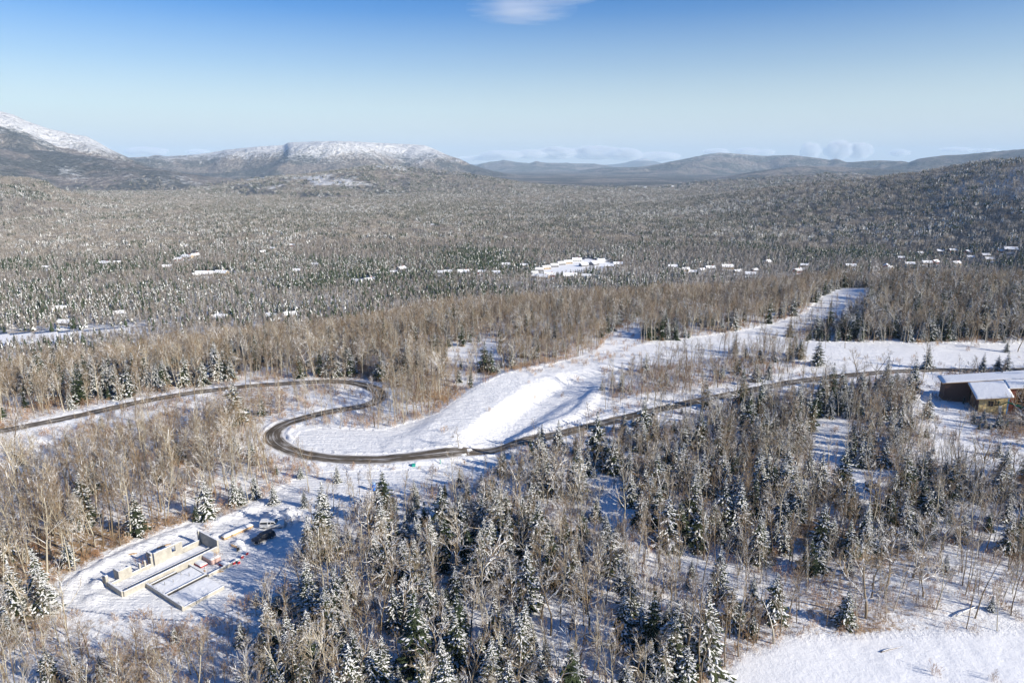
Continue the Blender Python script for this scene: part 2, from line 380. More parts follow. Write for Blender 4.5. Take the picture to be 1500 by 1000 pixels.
gl=ramp(nt,mth(nt,'ADD',mth(nt,'MULTIPLY_ADD',fine,.5,mth(nt,'MULTIPLY',mid,.4)),mth(nt,'MULTIPLY_ADD',aS,.52,-.16)),[(.44,0.0),(.60,1.0)])
wood=mixc(nt,gl,wood,(.74,.745,.76))
nt.links.new(mixc(nt,aF,near_c,wood),b.inputs['Base Color'])
bh=mth(nt,'ADD',mth(nt,'MULTIPLY',mth(nt,'MULTIPLY',mid,aF),130.0),mth(nt,'ADD',mth(nt,'MULTIPLY',mth(nt,'MULTIPLY',noise(nt,.9,6,.72,P),mth(nt,'MULTIPLY_ADD',attr(nt,'pond'),-.72,1.0)),.62),mth(nt,'MULTIPLY',mth(nt,'MULTIPLY',fine,aF),14.0)))
bh=mth(nt,'ADD',bh,mth(nt,'MULTIPLY',mth(nt,'MULTIPLY',trk,gro),.9))
bump(nt,b,bh,1.0,.9)

# road: packed gravelly asphalt, damp and dark, with snow streaks between the wheel tracks
m,nt,b=new_mat('road_surface'); M['road']=m; b.inputs['Roughness'].default_value=.8; b.inputs['Specular IOR Level'].default_value=.15
uv=nt.nodes.new('ShaderNodeUVMap').outputs[0]; sx=nt.nodes.new('ShaderNodeSeparateXYZ'); nt.links.new(uv,sx.inputs[0]); U=sx.outputs[0]
mp=nd(nt,'ShaderNodeMapping'); mp.inputs['Scale'].default_value=(14,.12,1); nt.links.new(uv,mp.inputs[0])
st=mth(nt,'ADD',mth(nt,'MULTIPLY',noise(nt,1.0,4,.6,mp.outputs[0]),.75),mth(nt,'MULTIPLY',noise(nt,.11,4,.7,worldco(nt)),.28)); c=mth(nt,'ABSOLUTE',mth(nt,'SUBTRACT',U,.5))
base=ramp(nt,noise(nt,.4,5,.7,worldco(nt)),[(.3,(.05,.042,.033)),(.7,(.14,.112,.082))])
sf=mth(nt,'ADD',st,ramp(nt,c,[(0,.12),(.08,-.10+.10),(.30,0.0),(.42,.16),(.47,.42),(.5,.9)]))
nt.links.new(mixc(nt,ramp(nt,sf,[(.54,0.0),(.78,.85)]),base,(.7,.69,.68)),b.inputs['Base Color'])
bump(nt,b,st,.05,.5)

# ------------------------------------------------------------------ zones (photo px of the ground they cover)
Z_SITE=[(70,882),(92,850),(180,800),(270,768),(350,748),(400,722),(430,702),(480,690),(545,690),(640,686),(735,664),(735,690),(650,712),(560,732),(470,748),(468,775),(432,800),(402,850),(345,890),(300,910),(200,905),(110,892)]
Z_SLOPE=[(425,650),(440,632),(470,626),(560,630),(640,606),(690,570),(740,546),(790,538),(860,520),(940,505),(1060,488),(1120,478),(1180,458),(1200,436),(1235,422),(1290,422),(1270,440),(1210,470),(1150,492),(1180,500),(1320,502),(1500,503),(1700,505),(1700,545),(1500,548),(1400,545),(1300,545),(1180,548),(1060,572),(960,592),(900,598),(740,652),(640,668),(480,670),(430,660)]
Z_CLEAR=[[(650,522),(690,500),(722,503),(735,530),(660,542)],[(868,520),(905,484),(940,482),(938,512)],
 [(1040,1010),(1085,962),(1170,934),(1300,930),(1560,922),(1900,922),(1900,1500),(900,1500),(1000,1060)],
 [(1190,612),(1238,612),(1242,650),(1235,695),(1198,700),(1188,650)],
 [(1340,565),(1400,560),(1430,650),(1500,640),(1600,640),(1600,690),(1440,700),(1380,665),(1335,610)],
 [(855,700),(905,698),(935,770),(880,775)],[(1235,690),(1310,685),(1310,735),(1240,745)],
 [(560,575),(592,568),(598,582),(566,590)],[(350,652),(395,640),(410,668),(350,668)],[(0,640),(90,612),(120,635),(60,655),(0,668)],[(270,600),(285,594),(300,604),(285,612)]]
VALLEY_CLEAR=[[(-120,506),(-120,494),(0,489),(120,484),(190,479),(235,477),(200,488),(70,502),(0,509)],
 [(785,400),(830,384),(860,378),(905,386),(900,397),(860,397),(850,403),(800,407)],[(272,402),(345,396),(350,403),(300,407)],[(255,377),(290,371),(292,379),(262,382)],
 [(145,385),(180,384),(178,389),(148,389)],[(515,410),(545,406),(550,414),(518,418)],
 [(80,478),(110,470),(112,476),(84,482)],[(400,462),(440,460),(440,465),(402,466)],]

# valley houses: px, py of the foot, length m, angle, wall colour key, place key
HOUSES=[
 (275,379,24,.1,'tan','farm'),(286,376,18,.9,'grey','farm'),(262,382,14,0,'red','farm'),(300,404,30,0,'grey','longfield'),(325,403,22,.2,'tan','longfield'),(288,405,14,.8,'grey','longfield'),
 (155,388,20,.1,'grey','leftwood'),(172,387,13,.5,'tan','leftwood'),(68,394,12,.3,'grey','leftwood'),(270,363,14,.2,'tan','leftwood'),(245,393,16,.4,'grey','leftwood'),(385,371,12,.7,'grey','leftwood'),(400,366,12,.1,'tan','leftwood'),(428,361,12,.4,'red','leftwood'),(462,390,12,.2,'grey','leftwood'),(434,399,14,.3,'tan','leftwood'),
 (96,476,16,.2,'grey','near'),(90,455,15,.4,'tan','near'),(175,462,13,.6,'grey','near'),(325,468,16,.2,'tan','near'),(398,466,14,.1,'grey','near'),(425,464,15,.6,'tan','near'),
 (522,415,17,.05,'white','midleft'),(541,413,18,.7,'grey','midleft'),(588,396,18,.9,'grey','midleft'),(577,401,12,.3,'tan','midleft'),
 (645,402,17,.15,'grey','row'),(657,401,15,.0,'tan','row'),(679,401,20,.0,'grey','row'),(706,401,14,.2,'red','row'),(727,402,16,.1,'grey','row'),(741,390,16,.3,'grey','row'),(768,391,14,.2,'tan','row'),(783,402,11,.4,'white','row'),
 (790,397,14,.3,'grey','complex'),(800,394,15,.5,'tan','complex'),(812,391,15,.4,'grey','complex'),(822,388,15,.5,'grey','complex'),(832,386,16,.45,'tan','complex'),(845,383,19,.3,'white','complex'),(855,390,16,.6,'grey','complex'),(870,388,20,.8,'grey','complex'),(880,384,16,.5,'white','complex'),(893,392,15,.2,'tan','complex'),(905,389,18,.0,'grey','complex'),
 (796,408,20,.05,'tan','complexfront'),(805,405,18,.0,'red','complexfront'),(785,407,13,.1,'grey','complexfront'),(835,407,24,.0,'grey','complexfront'),(859,407,16,.1,'white','complexfront'),(647,327,15,.1,'grey','farmid'),(625,328,17,.2,'white','farmid'),(634,331,12,.4,'tan','farmid'),
 (803,292,14,0,'white','farhill'),(832,290,14,.3,'white','farhill'),(890,279,14,.2,'white','farhill'),(902,277,14,0,'white','farhill'),(922,280,14,.5,'white','farhill'),(945,275,14,.1,'white','farhill'),(985,273,14,.3,'white','farhill'),
 (985,393,17,.3,'grey','village'),(1004,397,15,.5,'tan','village'),(1015,401,14,.2,'grey','village'),(1028,398,14,.7,'white','village'),(1040,395,18,.4,'grey','village'),(1065,394,21,.3,'tan','village'),(1080,400,14,.5,'grey','village'),(1099,404,18,.1,'white','village'),(1105,398,12,.6,'grey','village'),(1124,386,19,.8,'grey','village'),
 (1168,399,18,.6,'red','villagemid'),(1178,391,14,.1,'tan','villagemid'),(1246,392,19,.2,'tan','villagemid'),(1237,402,11,.1,'grey','villagemid'),
 (1298,392,17,.9,'red','villageright'),(1303,395,14,.6,'tan','villageright'),(1320,380,14,.1,'red','villageright'),(1332,389,17,.2,'grey','villageright'),(1347,373,14,.5,'grey','villageright'),(1357,387,17,.2,'tan','villageright'),(1369,386,19,.7,'red','villageright'),(1378,370,16,.2,'grey','villageright'),(1395,369,15,0,'red','villageright'),(1400,388,18,.5,'tan','villageright'),(1416,371,16,.7,'red','villageright'),(1421,379,13,.2,'white','villageright'),(1443,376,15,.3,'grey','villageright'),(1449,382,16,.2,'tan','villageright'),(1480,368,22,.05,'grey','villageright'),(1466,370,14,.3,'red','villageright')]
def house_gap(px,py,up=1.2):
    o=np.zeros(np.shape(px),bool)
    for h in HOUSES:
        w=h[2]*1013/ (165/max(.012,(.2487-(500-h[1])/1013*.9686)))*.42
        o|=(np.abs(px-h[0])<w+1.0)&(py>h[1]-up)&(py<h[1]+ (3.4 if h[1]>330 else 1.5))
    return o
# ------------------------------------------------------------------ ground sheet
def grid_mesh():
    A=[]
    a=-180.0
    while a<180.0-1e-6:
        A.append(a); aa=abs(a+1e-9)
        a+= .11 if aa<38.2 else (.4 if aa<60 else 4.0)
        if A[-1]<-60 and a>-60: a=-60.0
    A=np.radians(np.array(A)); n=len(A)
    R=[0.5,4,10,20,35,50,62]
    while R[-1]<85: R.append(R[-1]*1.03)
    while R[-1]<520: R.append(R[-1]*1.0045)
    while R[-1]<38000: R.append(R[-1]*1.0105)
    R=np.array(R); k=len(R)
    rr,aa=np.meshgrid(R,A,indexing='ij'); x=rr*np.sin(aa); y=rr*np.cos(aa); z=height(x,y)
    V=np.stack([x,y,z],-1).reshape(-1,3).astype(np.float32)
    i=np.arange(k-1)[:,None]*n; j=np.arange(n)[None,:]; j2=(j+1)%n
    F=np.stack([i+j,i+j2,i+n+j2,i+n+j],-1).reshape(-1,4)[:,::-1].copy().astype(np.int32)
    me=bpy.data.meshes.new('ground')
    V=np.vstack([V,[[0,0,float(V[:n,2].mean())]]]).astype(np.float32); c=len(V)-1
    T=np.stack([np.arange(n),np.full(n,c),(np.arange(n)+1)%n],-1)[:,::-1].astype(np.int32)
    lv=np.r_[F.ravel(),T.ravel()].astype(np.int32)
    me.vertices.add(len(V)); me.vertices.foreach_set('co',V.ravel()); me.loops.add(len(lv)); me.loops.foreach_set('vertex_index',lv)
    st=np.r_[np.arange(len(F))*4, len(F)*4+np.arange(n)*3].astype(np.int32)
    me.polygons.add(len(st)); me.polygons.foreach_set('loop_start',st)
    me.polygons.foreach_set('use_smooth',np.ones(len(st),bool)); me.update(calc_edges=True); me.validate()
    return me,V
gm,GV=grid_mesh()
gx,gy,gz=GV[:,0].astype(float),GV[:,1].astype(float),GV[:,2].astype(float); gr=np.hypot(gx,gy); px,py=project(gx,gy,gz)
front=gy>20
litter=np.clip(.68+.9*fbm(gx,gy,40,3,71),0,1)*(gr<1500)
def open_mask(px,py,r,near=True):
    o=np.zeros(np.shape(px),bool)
    for z in [Z_SITE,Z_SLOPE]+Z_CLEAR: o|=in_poly(px,py,z)&(r<620)
    for z in VALLEY_CLEAR: o|=in_poly(px,py,z)&(r>500)
    o|=house_gap(px,py)&(r>560)
    return o
jx=px+3.5*vnoise(gx/4,gy/4,71)+2*vnoise(gx/1.5,gy/1.5,72); jy=py+3*vnoise(gx/4,gy/4,73)+1.5*vnoise(gx/1.5,gy/1.5,74)
jx=np.where(gr<620,jx,px); jy=np.where(gr<620,jy,py)
om=open_mask(jx,jy,gr)&front
def soft(f):
    a=np.zeros(len(gx)); k=0
    for ox in (-7,-2,4,8):
        for oy in (-5,-1,3,6): a+=f(jx+ox,jy+oy); k+=1
    return a/k
so=soft(lambda a,b:open_mask(a,b,gr))*front; litter=litter*(1-.88*np.where(gr<620,so,om))
far=sstep(650,1500,gr); far[om]=0.0
far=np.where(om,0,far)
snowy=np.zeros(len(gx)); spr=np.clip(.45+fbm(gx,gy,700,4,91),0,1)
azv=np.arctan2(gx,gy)
mt=(gr>7500)&(gr<13000)&(gx<-200)
snowy=np.where(mt,+.16+.46*sstep(20,300,gz+90*fbm(gx,gy,500,4,8)),snowy)
m2=(gr>3800)&(gr<6500)&(px>320)&(px<620); snowy=np.where(m2,np.clip(.28+1.5*fbm(gx,gy,330,5,77),0,.85)*sstep(-78,-30,gz)*1.15*sstep(320,380,px)*sstep(640,560,px),snowy)
m3=(gr>13000)&(gr<50000); snowy=np.where(m3,.10+.34*sstep(100,500,gz)+.12,snowy)
m4=(gr>28000)&(gr<35500)&(px>900)&(px<980)&(front); snowy=np.where(m4,1.0*sstep(140,290,gz),snowy)
m5=(gr>1500)&(gr<6500)&~m2; snowy=np.where(m5,.1+.35*np.clip(fbm(gx,gy,350,4,12)+.2,0,1)+.4*sstep(-10,60,gz)*(gx>0),snowy)
m6=(gr>5500)&(gr<7500)&(gx<0); snowy=np.where(m6,.16+.5*np.clip(fbm(gx,gy,400,4,13),0,1),snowy)
def fa(me,name,v):
    a=me.attributes.new(name,'FLOAT','POINT'); a.data.foreach_set('value',np.asarray(v,np.float32))
fa(gm,'groomed',(in_poly(px,py,Z_SLOPE)|in_poly(px,py,Z_SITE))&front&(gr<620)); fa(gm,'pond',soft(lambda a,b:in_poly(a,b,Z_CLEAR[2]))*front*(gr<300)); fa(gm,'litter',litter); fa(gm,'far',far); fa(gm,'snowy',snowy); fa(gm,'spruce',spr)
gm.materials.append(M['ground'])
ground=link(bpy.data.objects.new('ground',gm)); tag(ground,kind='structure')

# ------------------------------------------------------------------ haze
def haze_box():
    h=bpy.data.meshes.new('haze'); mb=MB(); mb.box(-38600,38600,-38600,38600,-430,900); 
    mt=bpy.data.materials.new('haze_air'); mt.use_nodes=True; nt=mt.node_tree; nt.nodes.clear()
    pv=nt.nodes.new('ShaderNodeVolumePrincipled'); pv.inputs['Density'].default_value=HAZE; pv.inputs['Color'].default_value=(.58,.78,1,1); pv.inputs['Anisotropy'].default_value=-0.05
    o=nt.nodes.new('ShaderNodeOutputMaterial'); nt.links.new(pv.outputs[0],o.inputs['Volume'])
    b=mb.build('haze',mt); tag(b,'pale blue haze lying over the valley and the far mountains','haze',kind='stuff')
HAZE=3.4e-5

# ------------------------------------------------------------------ road
def build_road():
    L=ROAD; n=len(L); W=3.2; cols=np.linspace(-1,1,9)
    T=np.gradient(L,axis=0); T/=np.hypot(T[:,0],T[:,1])[:,None]; N=np.c_[-T[:,1],T[:,0]]
    w=W*(1+.10*vnoise(L[:,0]/9,L[:,1]/9,3)+.07*vnoise(L[:,0]/3.1,L[:,1]/3.1,4))
    X=L[:,0,None]+N[:,0,None]*cols*w[:,None]; Y=L[:,1,None]+N[:,1,None]*cols*w[:,None]
    Z=height(X,Y)+.10-.10*np.abs(cols)[None,:]**4
    me=bpy.data.meshes.new('road'); V=np.stack([X,Y,Z],-1).reshape(-1,3); F=[]; uv=[]
    s=np.arange(n)*3.0
    for i in range(n-1):
        for k in range(8):
            F.append((i*9+k,i*9+k+1,(i+1)*9+k+1,(i+1)*9+k)); uv+=[(k/8,s[i]),((k+1)/8,s[i]),((k+1)/8,s[i+1]),(k/8,s[i+1])]
    me.from_pydata(V.tolist(),[],[f[::-1] for f in F] if np.cross(T[0],N[0])<0 else F)
    l=me.uv_layers.new(name='UVMap'); l.data.foreach_set('uv',np.array(uv,np.float32).ravel())
    me.polygons.foreach_set('use_smooth',[True]*len(F)); me.materials.append(M['road'])
    tag(link(bpy.data.objects.new('road',me)),kind='structure')
build_road()

# ------------------------------------------------------------------ tree shapes
def perp(d,rng):
    a=Vector((rng.gauss(0,1),rng.gauss(0,1),rng.gauss(0,1))); a-=d*a.dot(d); return a.normalized()
def grow(rng,H,style):
    """segments (points, radii, level) of a leafless tree"""
    S=[]; r0=style['r']*H/13; lean=Vector((rng.uniform(-1,1),rng.uniform(-1,1),0))*style.get('lean',.09)
    tp=[];tr=[]; p=Vector((0,0,-.35)); d=(Vector((0,0,1))+lean).normalized(); N=8
    for i in range(N+1):
        tp.append(p.copy()); tr.append(r0*(1-.86*(i/N))**.9+.012)
        d=(d+Vector((rng.gauss(0,1),rng.gauss(0,1),0))*style.get('wob',.05)).normalized(); p=p+d*(H+.35)/N
    S.append((tp,tr,0))
    def on(pts,t):
        k=min(int(t*(len(pts)-1)),len(pts)-2); f=t*(len(pts)-1)-k; return pts[k].lerp(pts[k+1],f),(pts[k+1]-pts[k]).normalized()
    def branch(p,d,L,r,lev):
        n=3 if lev==1 else 2; pts=[p.copy()]; rad=[r]; q=p.copy(); dd=d.copy()
        for i in range(n):
            q=q+dd*L/n; dd=(dd+perp(dd,rng)*style.get('crook',.22)+Vector((0,0,style.get('up',.12)))).normalized(); pts.append(q.copy()); rad.append(r*(1-.8*(i+1)/n)+.004)
        S.append((pts,rad,lev))
        if lev>=style['levels']: return
        for j in range(style['sub'][lev]):
            t=rng.uniform(.25,1.0); b,bd=on(pts,t*.999)
            nd_=(bd*math.cos(style['ang'])+perp(bd,rng)*math.sin(style['ang'])+Vector((0,0,.15))).normalized()
            branch(b,nd_,L*rng.uniform(.35,.6)*(1.25-.5*t),max(r*.45,.008)*style.get('fat',1),lev+1)
    nb=style['nb']
    for i in range(nb):
        t=style['t0']+(1-style['t0'])*((i+rng.random())/nb)**style.get('tp',.85); t=min(t,.985); b,bd=on(tp,t)
        a=rng.random()*2*math.pi+i*2.4; out=Vector((math.cos(a),math.sin(a),0)); el=style['el0']+(style['el1']-style['el0'])*((t-style['t0'])/(1-style['t0']))+rng.gauss(0,.12)
        dr=(out*math.cos(el)+Vector((0,0,1))*math.sin(el)).normalized()
        L=H*style['len']*(1.1-.75*((t-style['t0'])/(1-style['t0'])))*rng.uniform(.6,1.2)
        branch(b,dr,L,r0*style.get('br',.28)*(1.15-t)+.01,1)
    return S
STY=dict(
 maple=dict(r=.12,nb=20,levels=3,sub=[0,5,4,0],t0=.32,el0=.75,el1=1.15,len=.30,ang=.55,crook=.16,up=.13),
 poplar=dict(r=.11,nb=22,levels=3,sub=[0,4,4,0],t0=.42,el0=.85,el1=1.25,len=.22,ang=.5,crook=.14,up=.16),
 pole=dict(r=.085,nb=12,levels=3,sub=[0,4,3,0],t0=.52,el0=.8,el1=1.2,len=.2,ang=.5,crook=.16,up=.16,wob=.035),
 birch=dict(r=.15,nb=13,levels=3,sub=[0,5,4,0],t0=.36,el0=.62,el1=1.1,len=.36,ang=.6,crook=.26,up=.10,br=.48,wob=.09,fat=1.15),
 oak=dict(r=.21,nb=11,levels=3,sub=[0,6,4,0],t0=.28,el0=.42,el1=1.0,len=.42,ang=.7,crook=.34,up=.07,br=.55,wob=.12,fat=1.25),
 snag=dict(r=.24,nb=7,levels=2,sub=[0,2,0,0],t0=.40,el0=.3,el1=.9,len=.22,ang=.7,crook=.35,up=.05,br=.5,wob=.08,fat=1.2),
 brush=dict(r=.05,nb=6,levels=2,sub=[0,4,0,0],t0=.1,el0=.7,el1=1.2,len=.6,ang=.5,crook=.2,up=.1))
def seg_mesh(name,segs,levels,mats,ns=(7,4,3,3),mi=lambda l:0,tw=1.0,parts=None):
    mb=parts or MB()
    for pts,rad,lev in segs:
        if lev in levels: mb.tube(pts,[r*(tw if lev>=2 else 1) for r in rad],ns[lev],mi(lev),cap=lev==0)
    return mb
def spruce_parts(rng,H,Rb,dens=1.0,snow=.6,skirt=.06,dark=False):
    """trunk mesh and crown mesh (needles slot 0, snow slot 1)"""
    tr=MB(); lean=rng.uniform(-.03,.03)*H; tr.tube([(0,0,-.35),(lean*.3,0,H*.4),(lean,0,H*.98)],[.012*H+.03,.009*H+.02,.012],6)
    cr=MB(); nw=int(11+H*.9); z0=H*skirt
    def leaf(c,d,s,L,w,mi,roll=0,lift=0,fold=.25):
        d=d.normalized(); a=Vector((-d.y,d.x,0)); 
        if a.length<.1: a=Vector((1,0,0))
        a.normalize(); u=d.cross(a); u=u if u.z>0 else -u
        a=(a*math.cos(roll)+u*math.sin(roll))
        c=c+Vector((0,0,lift)); m_=c+d*L*.55
        cr.add([c,m_+a*w-u*w*fold,c+d*L,m_-a*w-u*w*fold,m_+u*w*.12],[(0,1,4),(1,2,4),(2,3,4),(3,0,4)],mi)
    for i in range(nw):
        f=i/(nw-1); z=z0+(H*.985-z0)*(f**.92)+rng.gauss(0,.08); R=(Rb*(1-f)**.82+.10)*rng.uniform(.78,1.18); nb=int(round((5.5+3*(1-f))*dens))
        ph=rng.random()*7
        for k in range(nb):
            if rng.random()<.13: continue
            a=ph+k*2*math.pi/nb+rng.gauss(0,.16); Rk=R*rng.uniform(.55,1.25); zz=z+rng.gauss(0,.11)
            c0=Vector((lean*f,0,zz)); out=Vector((math.cos(a),math.sin(a),0)); droop=.18+.38*(1-f)+rng.uniform(-.08,.1)
            n=max(2,int(Rk/.42)); lat=Vector((-out.y,out.x,0)); hs=rng.random()<snow+.15
            for j in range(n+1):
                t=(j+.35)/(n+1); p=c0+out*Rk*t+Vector((0,0,-droop*Rk*t+.28*Rk*t*t*.6))
                L=Rk*(.42)*(1.15-.45*t)+.12; dd=out+Vector((0,0,-droop*.7))
                sd=[rng.choice((-1,1))] if rng.random()<.3 else (-1,1)
                for s_ in sd:
                    d=(dd+lat*s_*rng.uniform(.5,1.0)+Vector((0,0,rng.uniform(-.25,.1)))); leaf(p,d,s_,L*rng.uniform(.75,1.15),L*.26,0,rng.uniform(-.4,.4))
                if j==n or rng.random()<.4: leaf(p,dd+Vector((0,0,.1)),0,L,L*.28,0,rng.uniform(-.3,.3))
                if hs and rng.random()<snow:
                    d=dd+lat*rng.uniform(-.8,.8); leaf(p,d,0,L*rng.uniform(.7,1.1),L*rng.uniform(.26,.42),1,rng.uniform(-.35,.35),lift=.07,fold=.5)
    top=Vector((lean,0,H*.94)); 
    for k in range(4): leaf(top,Vector((math.cos(k*1.6)*.3,math.sin(k*1.6)*.3,1)),0,.06*H,.012*H+.03,0 if k%2 else (1 if snow>.4 else 0))
    return tr,cr
# every kind: list of variants; each variant has part meshes and a joined mesh for the wood too far to count
KINDS={}
def add_bare(kind,style,H,seed,mt,mtw,tw=1.0):
    rng=random.Random(seed); segs=grow(rng,H,STY[style]); a=seg_mesh(kind,segs,(0,),None); b=seg_mesh(kind,segs,(1,2,3),None,tw=tw,mi=lambda l:0 if l==1 else 1)
    j=MB(); j.add(a.v,a.f,0); n=len(j.v); j.v+=b.v; j.f+=[tuple(i+n for i in f) for f in b.f]; j.m+=[k for k in b.m]
    KINDS.setdefault(kind,[]).append(dict(H=H,parts=[('trunk',a.mesh(kind+'_trunk',[mt],True)),('crown',b.mesh(kind+'_crown',[mt,mtw]))],whole=j.mesh(kind+'_whole',[mt,mtw])))
def add_spruce(kind,H,Rb,seed,dens,snow,nm,skirt=.06):
    rng=random.Random(seed); t,c=spruce_parts(rng,H,Rb,dens,snow,skirt)
    j=MB(); j.add(c.v,c.f,0); j.m=list(c.m); j.add(t.v,t.f,2)
    KINDS.setdefault(kind,[]).append(dict(H=H,parts=[('trunk',t.mesh(kind+'_trunk',[M['bark_spruce']],True)),('crown',c.mesh(kind+'_crown',[nm,M['snow']]))],whole=j.mesh(kind+'_whole',[nm,M['snow'],M['bark_spruce']])))
for s in range(5): add_bare('bare_tree','maple',11.5+s,100+s,M['bark_grey'],M['twig_brown'],1.15)
for s in range(4): add_bare('bare_tree','poplar',15-s,120+s,M['bark_pale'],M['twig_brown'],1.15)
for s in range(4): add_bare('bare_tree','pole',11+s,140+s,M['bark_brown'],M['twig_brown'],1.15)
for s in range(6): add_bare('birch_tree','birch',11.5+s*.6,160+s,M['bark_pale'],M['twig_pale'],1.15)
for s in range(5): add_bare('oak_tree','oak',11+s,180+s,M['bark_grey'],M['twig_grey'],1.15)
for s in range(3): add_bare('dead_tree','snag',8.5+1.5*s,200+s,M['bark_pale'],M['twig_pale'],1.6)
for s,(H,Rb,sn) in enumerate([(11,2.7,.80),(12.5,2.6,.88),(9,2.5,.97),(13.5,2.9,.68),(10,2.2,.92)]): add_spruce('spruce_tree',H,Rb,220+s,1.4,sn,M['needles'])
for s,(H,Rb,sn) in enumerate([(12,2.5,.3),(10,2.7,.42),(13.5,2.6,.34)]): add_spruce('dark_spruce',H,Rb,240+s,1.35,sn,M['needles_dark'])
print('tris',{k:[len(v['whole'].polygons) for v in vs] for k,vs in KINDS.items()})

# ------------------------------------------------------------------ where the trees stand
NR=np.random.default_rng(5)
def scatter(x0,x1,y0,y1,step,jit=.48):
    xs=np.arange(x0,x1,step); ys=np.arange(y0,y1,step); X,Y=np.meshgrid(xs,ys); X=X+NR.uniform(-jit,jit,X.shape)*step; Y=Y+NR.uniform(-jit,jit,Y.shape)*step
    return X.ravel(),Y.ravel()
# zone rules: polygon in photo px of the ground, (keep, [bare, birch, oak, dead, snowy spruce, dark spruce], height factor)
ZR=[
 ('strip',[(860,604),(890,560),(960,518),(1060,492),(1180,478),(1182,556),(1060,572),(960,597)],(1,[.78,.10,.03,.01,.07,.01],.78)),
 ('dense',[(-200,440),(640,440),(700,500),(640,560),(600,540),(0,560),(-200,600)],(.95,[.66,.12,.06,.01,.10,.05],.82)),
 ('loop',[(100,600),(360,570),(520,563),(545,575),(520,595),(430,608),(392,640),(340,660),(200,690),(60,700),(60,625)],(.95,[.80,.13,.03,.005,.03,.005],.86)),
 ('loopin',[(430,630),(520,602),(560,590),(640,560),(680,540),(690,560),(640,600),(600,632),(470,625)],(.8,[.82,.14,.02,.01,.01,0],1.0)),
 ('midband',[(690,535),(640,470),(760,440),(1200,400),(1215,425),(1120,470),(960,497),(860,520),(740,545)],(1,[.72,.12,.06,.005,.05,.04],.74)),
 ('left',[(-300,640),(60,640),(340,660),(400,690),(390,715),(270,765),(180,798),(60,870),(-300,1000)],(.72,[.72,.20,.03,.02,.025,.005],1.05)),
 ('leftlow',[(-300,1000),(60,870),(110,895),(200,908),(300,915),(300,1100),(-300,1100)],(.85,[.58,.22,.06,.02,.12,0],.8)),
 ('bottomsite',[(90,890),(300,905),(345,900),(400,860),(340,1060),(90,1060)],(.6,[.66,.14,.04,.01,.15,0],.6)),
 ('thicket',[(300,915),(400,855),(440,800),(475,775),(560,750),(700,720),(860,700),(900,800),(960,880),(1010,960),(1000,1300),(200,1300)],(.9,[.27,.15,.13,.01,.38,.06],.86)),
 ('drive',[(420,665),(560,678),(700,672),(720,700),(560,735),(470,750),(420,760),(400,720)],(.10,[.6,.2,0,0,.2,0],.8)),
 ('brow',[(720,665),(860,632),(960,605),(1060,582),(1180,560),(1350,560),(1340,600),(1350,690),(1200,700),(1100,740),(960,740),(900,700),(800,700),(700,720)],(.92,[.46,.11,.08,.015,.29,.045],.82)),
 ('rightmid',[(1080,740),(1200,700),(1350,690),(1600,690),(1700,800),(1500,810),(1100,810),(900,770),(900,720),(1060,730)],(.85,[.46,.10,.09,.01,.27,.07],.85)),
 ('rightlow',[(900,780),(1100,800),(1500,800),(1800,780),(1800,930),(1300,925),(1170,930),(1080,960),(1000,960),(940,870)],(.62,[.66,.10,.08,.02,.14,.0],.80)),
 ('uppeRright',[(1180,500),(1200,455),(1290,425),(1310,400),(1500,370),(1900,350),(1900,500)],(1,[.30,.08,.05,.01,.33,.23],1.0)),
 ('field',[(1100,525),(1500,520),(1500,552),(1100,560)],(.03,[.2,.1,0,.02,.6,.08],.7)),
]
def zone_of(px,py):
    z=np.full(px.shape,-1)
    for i,(n,poly,_) in enumerate(ZR): z[in_poly(px,py,poly)&(z<0)]=i
    return z
X,Y=scatter(-560,620,62,620,2.9)
H_=height(X,Y); R_=np.hypot(X,Y); PX,PY=project(X,Y,H_)
az=np.arctan2(X,Y); lim=(np.abs(az)<math.radians(43))&(R_>74)&(R_<620)&(Y>30)
X,Y,H_,R_,PX,PY=[a[lim] for a in (X,Y,H_,R_,PX,PY)]
Z=zone_of(PX,PY)
keep=np.array([ZR[z][2][0] if z>=0 else .8 for z in Z])*(.62+.75*np.clip(fbm(X,Y,26,2,55)+.5,0,1))
ok=NR.random(len(X))<keep
SPARSE=[([(878,572),(960,538),(1060,518),(1180,508),(1180,550),(1060,570),(960,590),(885,600)],.62),([(1150,500),(1500,503),(1500,546),(1180,546)],.035),([(560,715),(640,686),(735,690),(650,712)],.10),([(470,745),(550,700),(560,732)],.10),([(430,690),(540,690),(470,735),(420,760)],.10)]
sparse=np.zeros(len(X))
for p_,f_ in SPARSE: sparse=np.maximum(sparse,in_poly(PX,PY,p_)*f_)
ok&=~open_mask(PX,PY,R_)|(NR.random(len(X))<sparse)
ok&=dist_line(X,Y,ROAD)>6.2
# nothing may stand where its crown would cover the building site
X,Y,H_,R_,PX,PY,Z=[a[ok] for a in (X,Y,H_,R_,PX,PY,Z)]
KN=['bare_tree','birch_tree','oak_tree','dead_tree','spruce_tree','dark_spruce']
clump=fbm(X,Y,22,2,66)
kind=np.zeros(len(X),int); hf=np.ones(len(X)); tone=NR.random(len(X))
for i in range(len(X)):
    w=list(ZR[Z[i]][2][1]) if Z[i]>=0 else [.6,.12,.05,.01,.16,.06]
    c=math.exp(3.2*clump[i]); w[4]*=c; w[5]*=c; s=sum(w); u=NR.random()*s; k=0
    while k<5 and u>w[k]: u-=w[k]; k+=1
    kind[i]=k; hf[i]=ZR[Z[i]][2][2] if Z[i]>=0 else 1.0
scl=hf*np.clip(NR.normal(1.0,.17,len(X)),.55,1.35)
small=(kind>=4)&(NR.random(len(X))<.38); scl[small]*=NR.uniform(.35,.7,small.sum())
site=in_poly(PX,PY,ZR[7][1]); scl[site&(PY>885)]*=.9
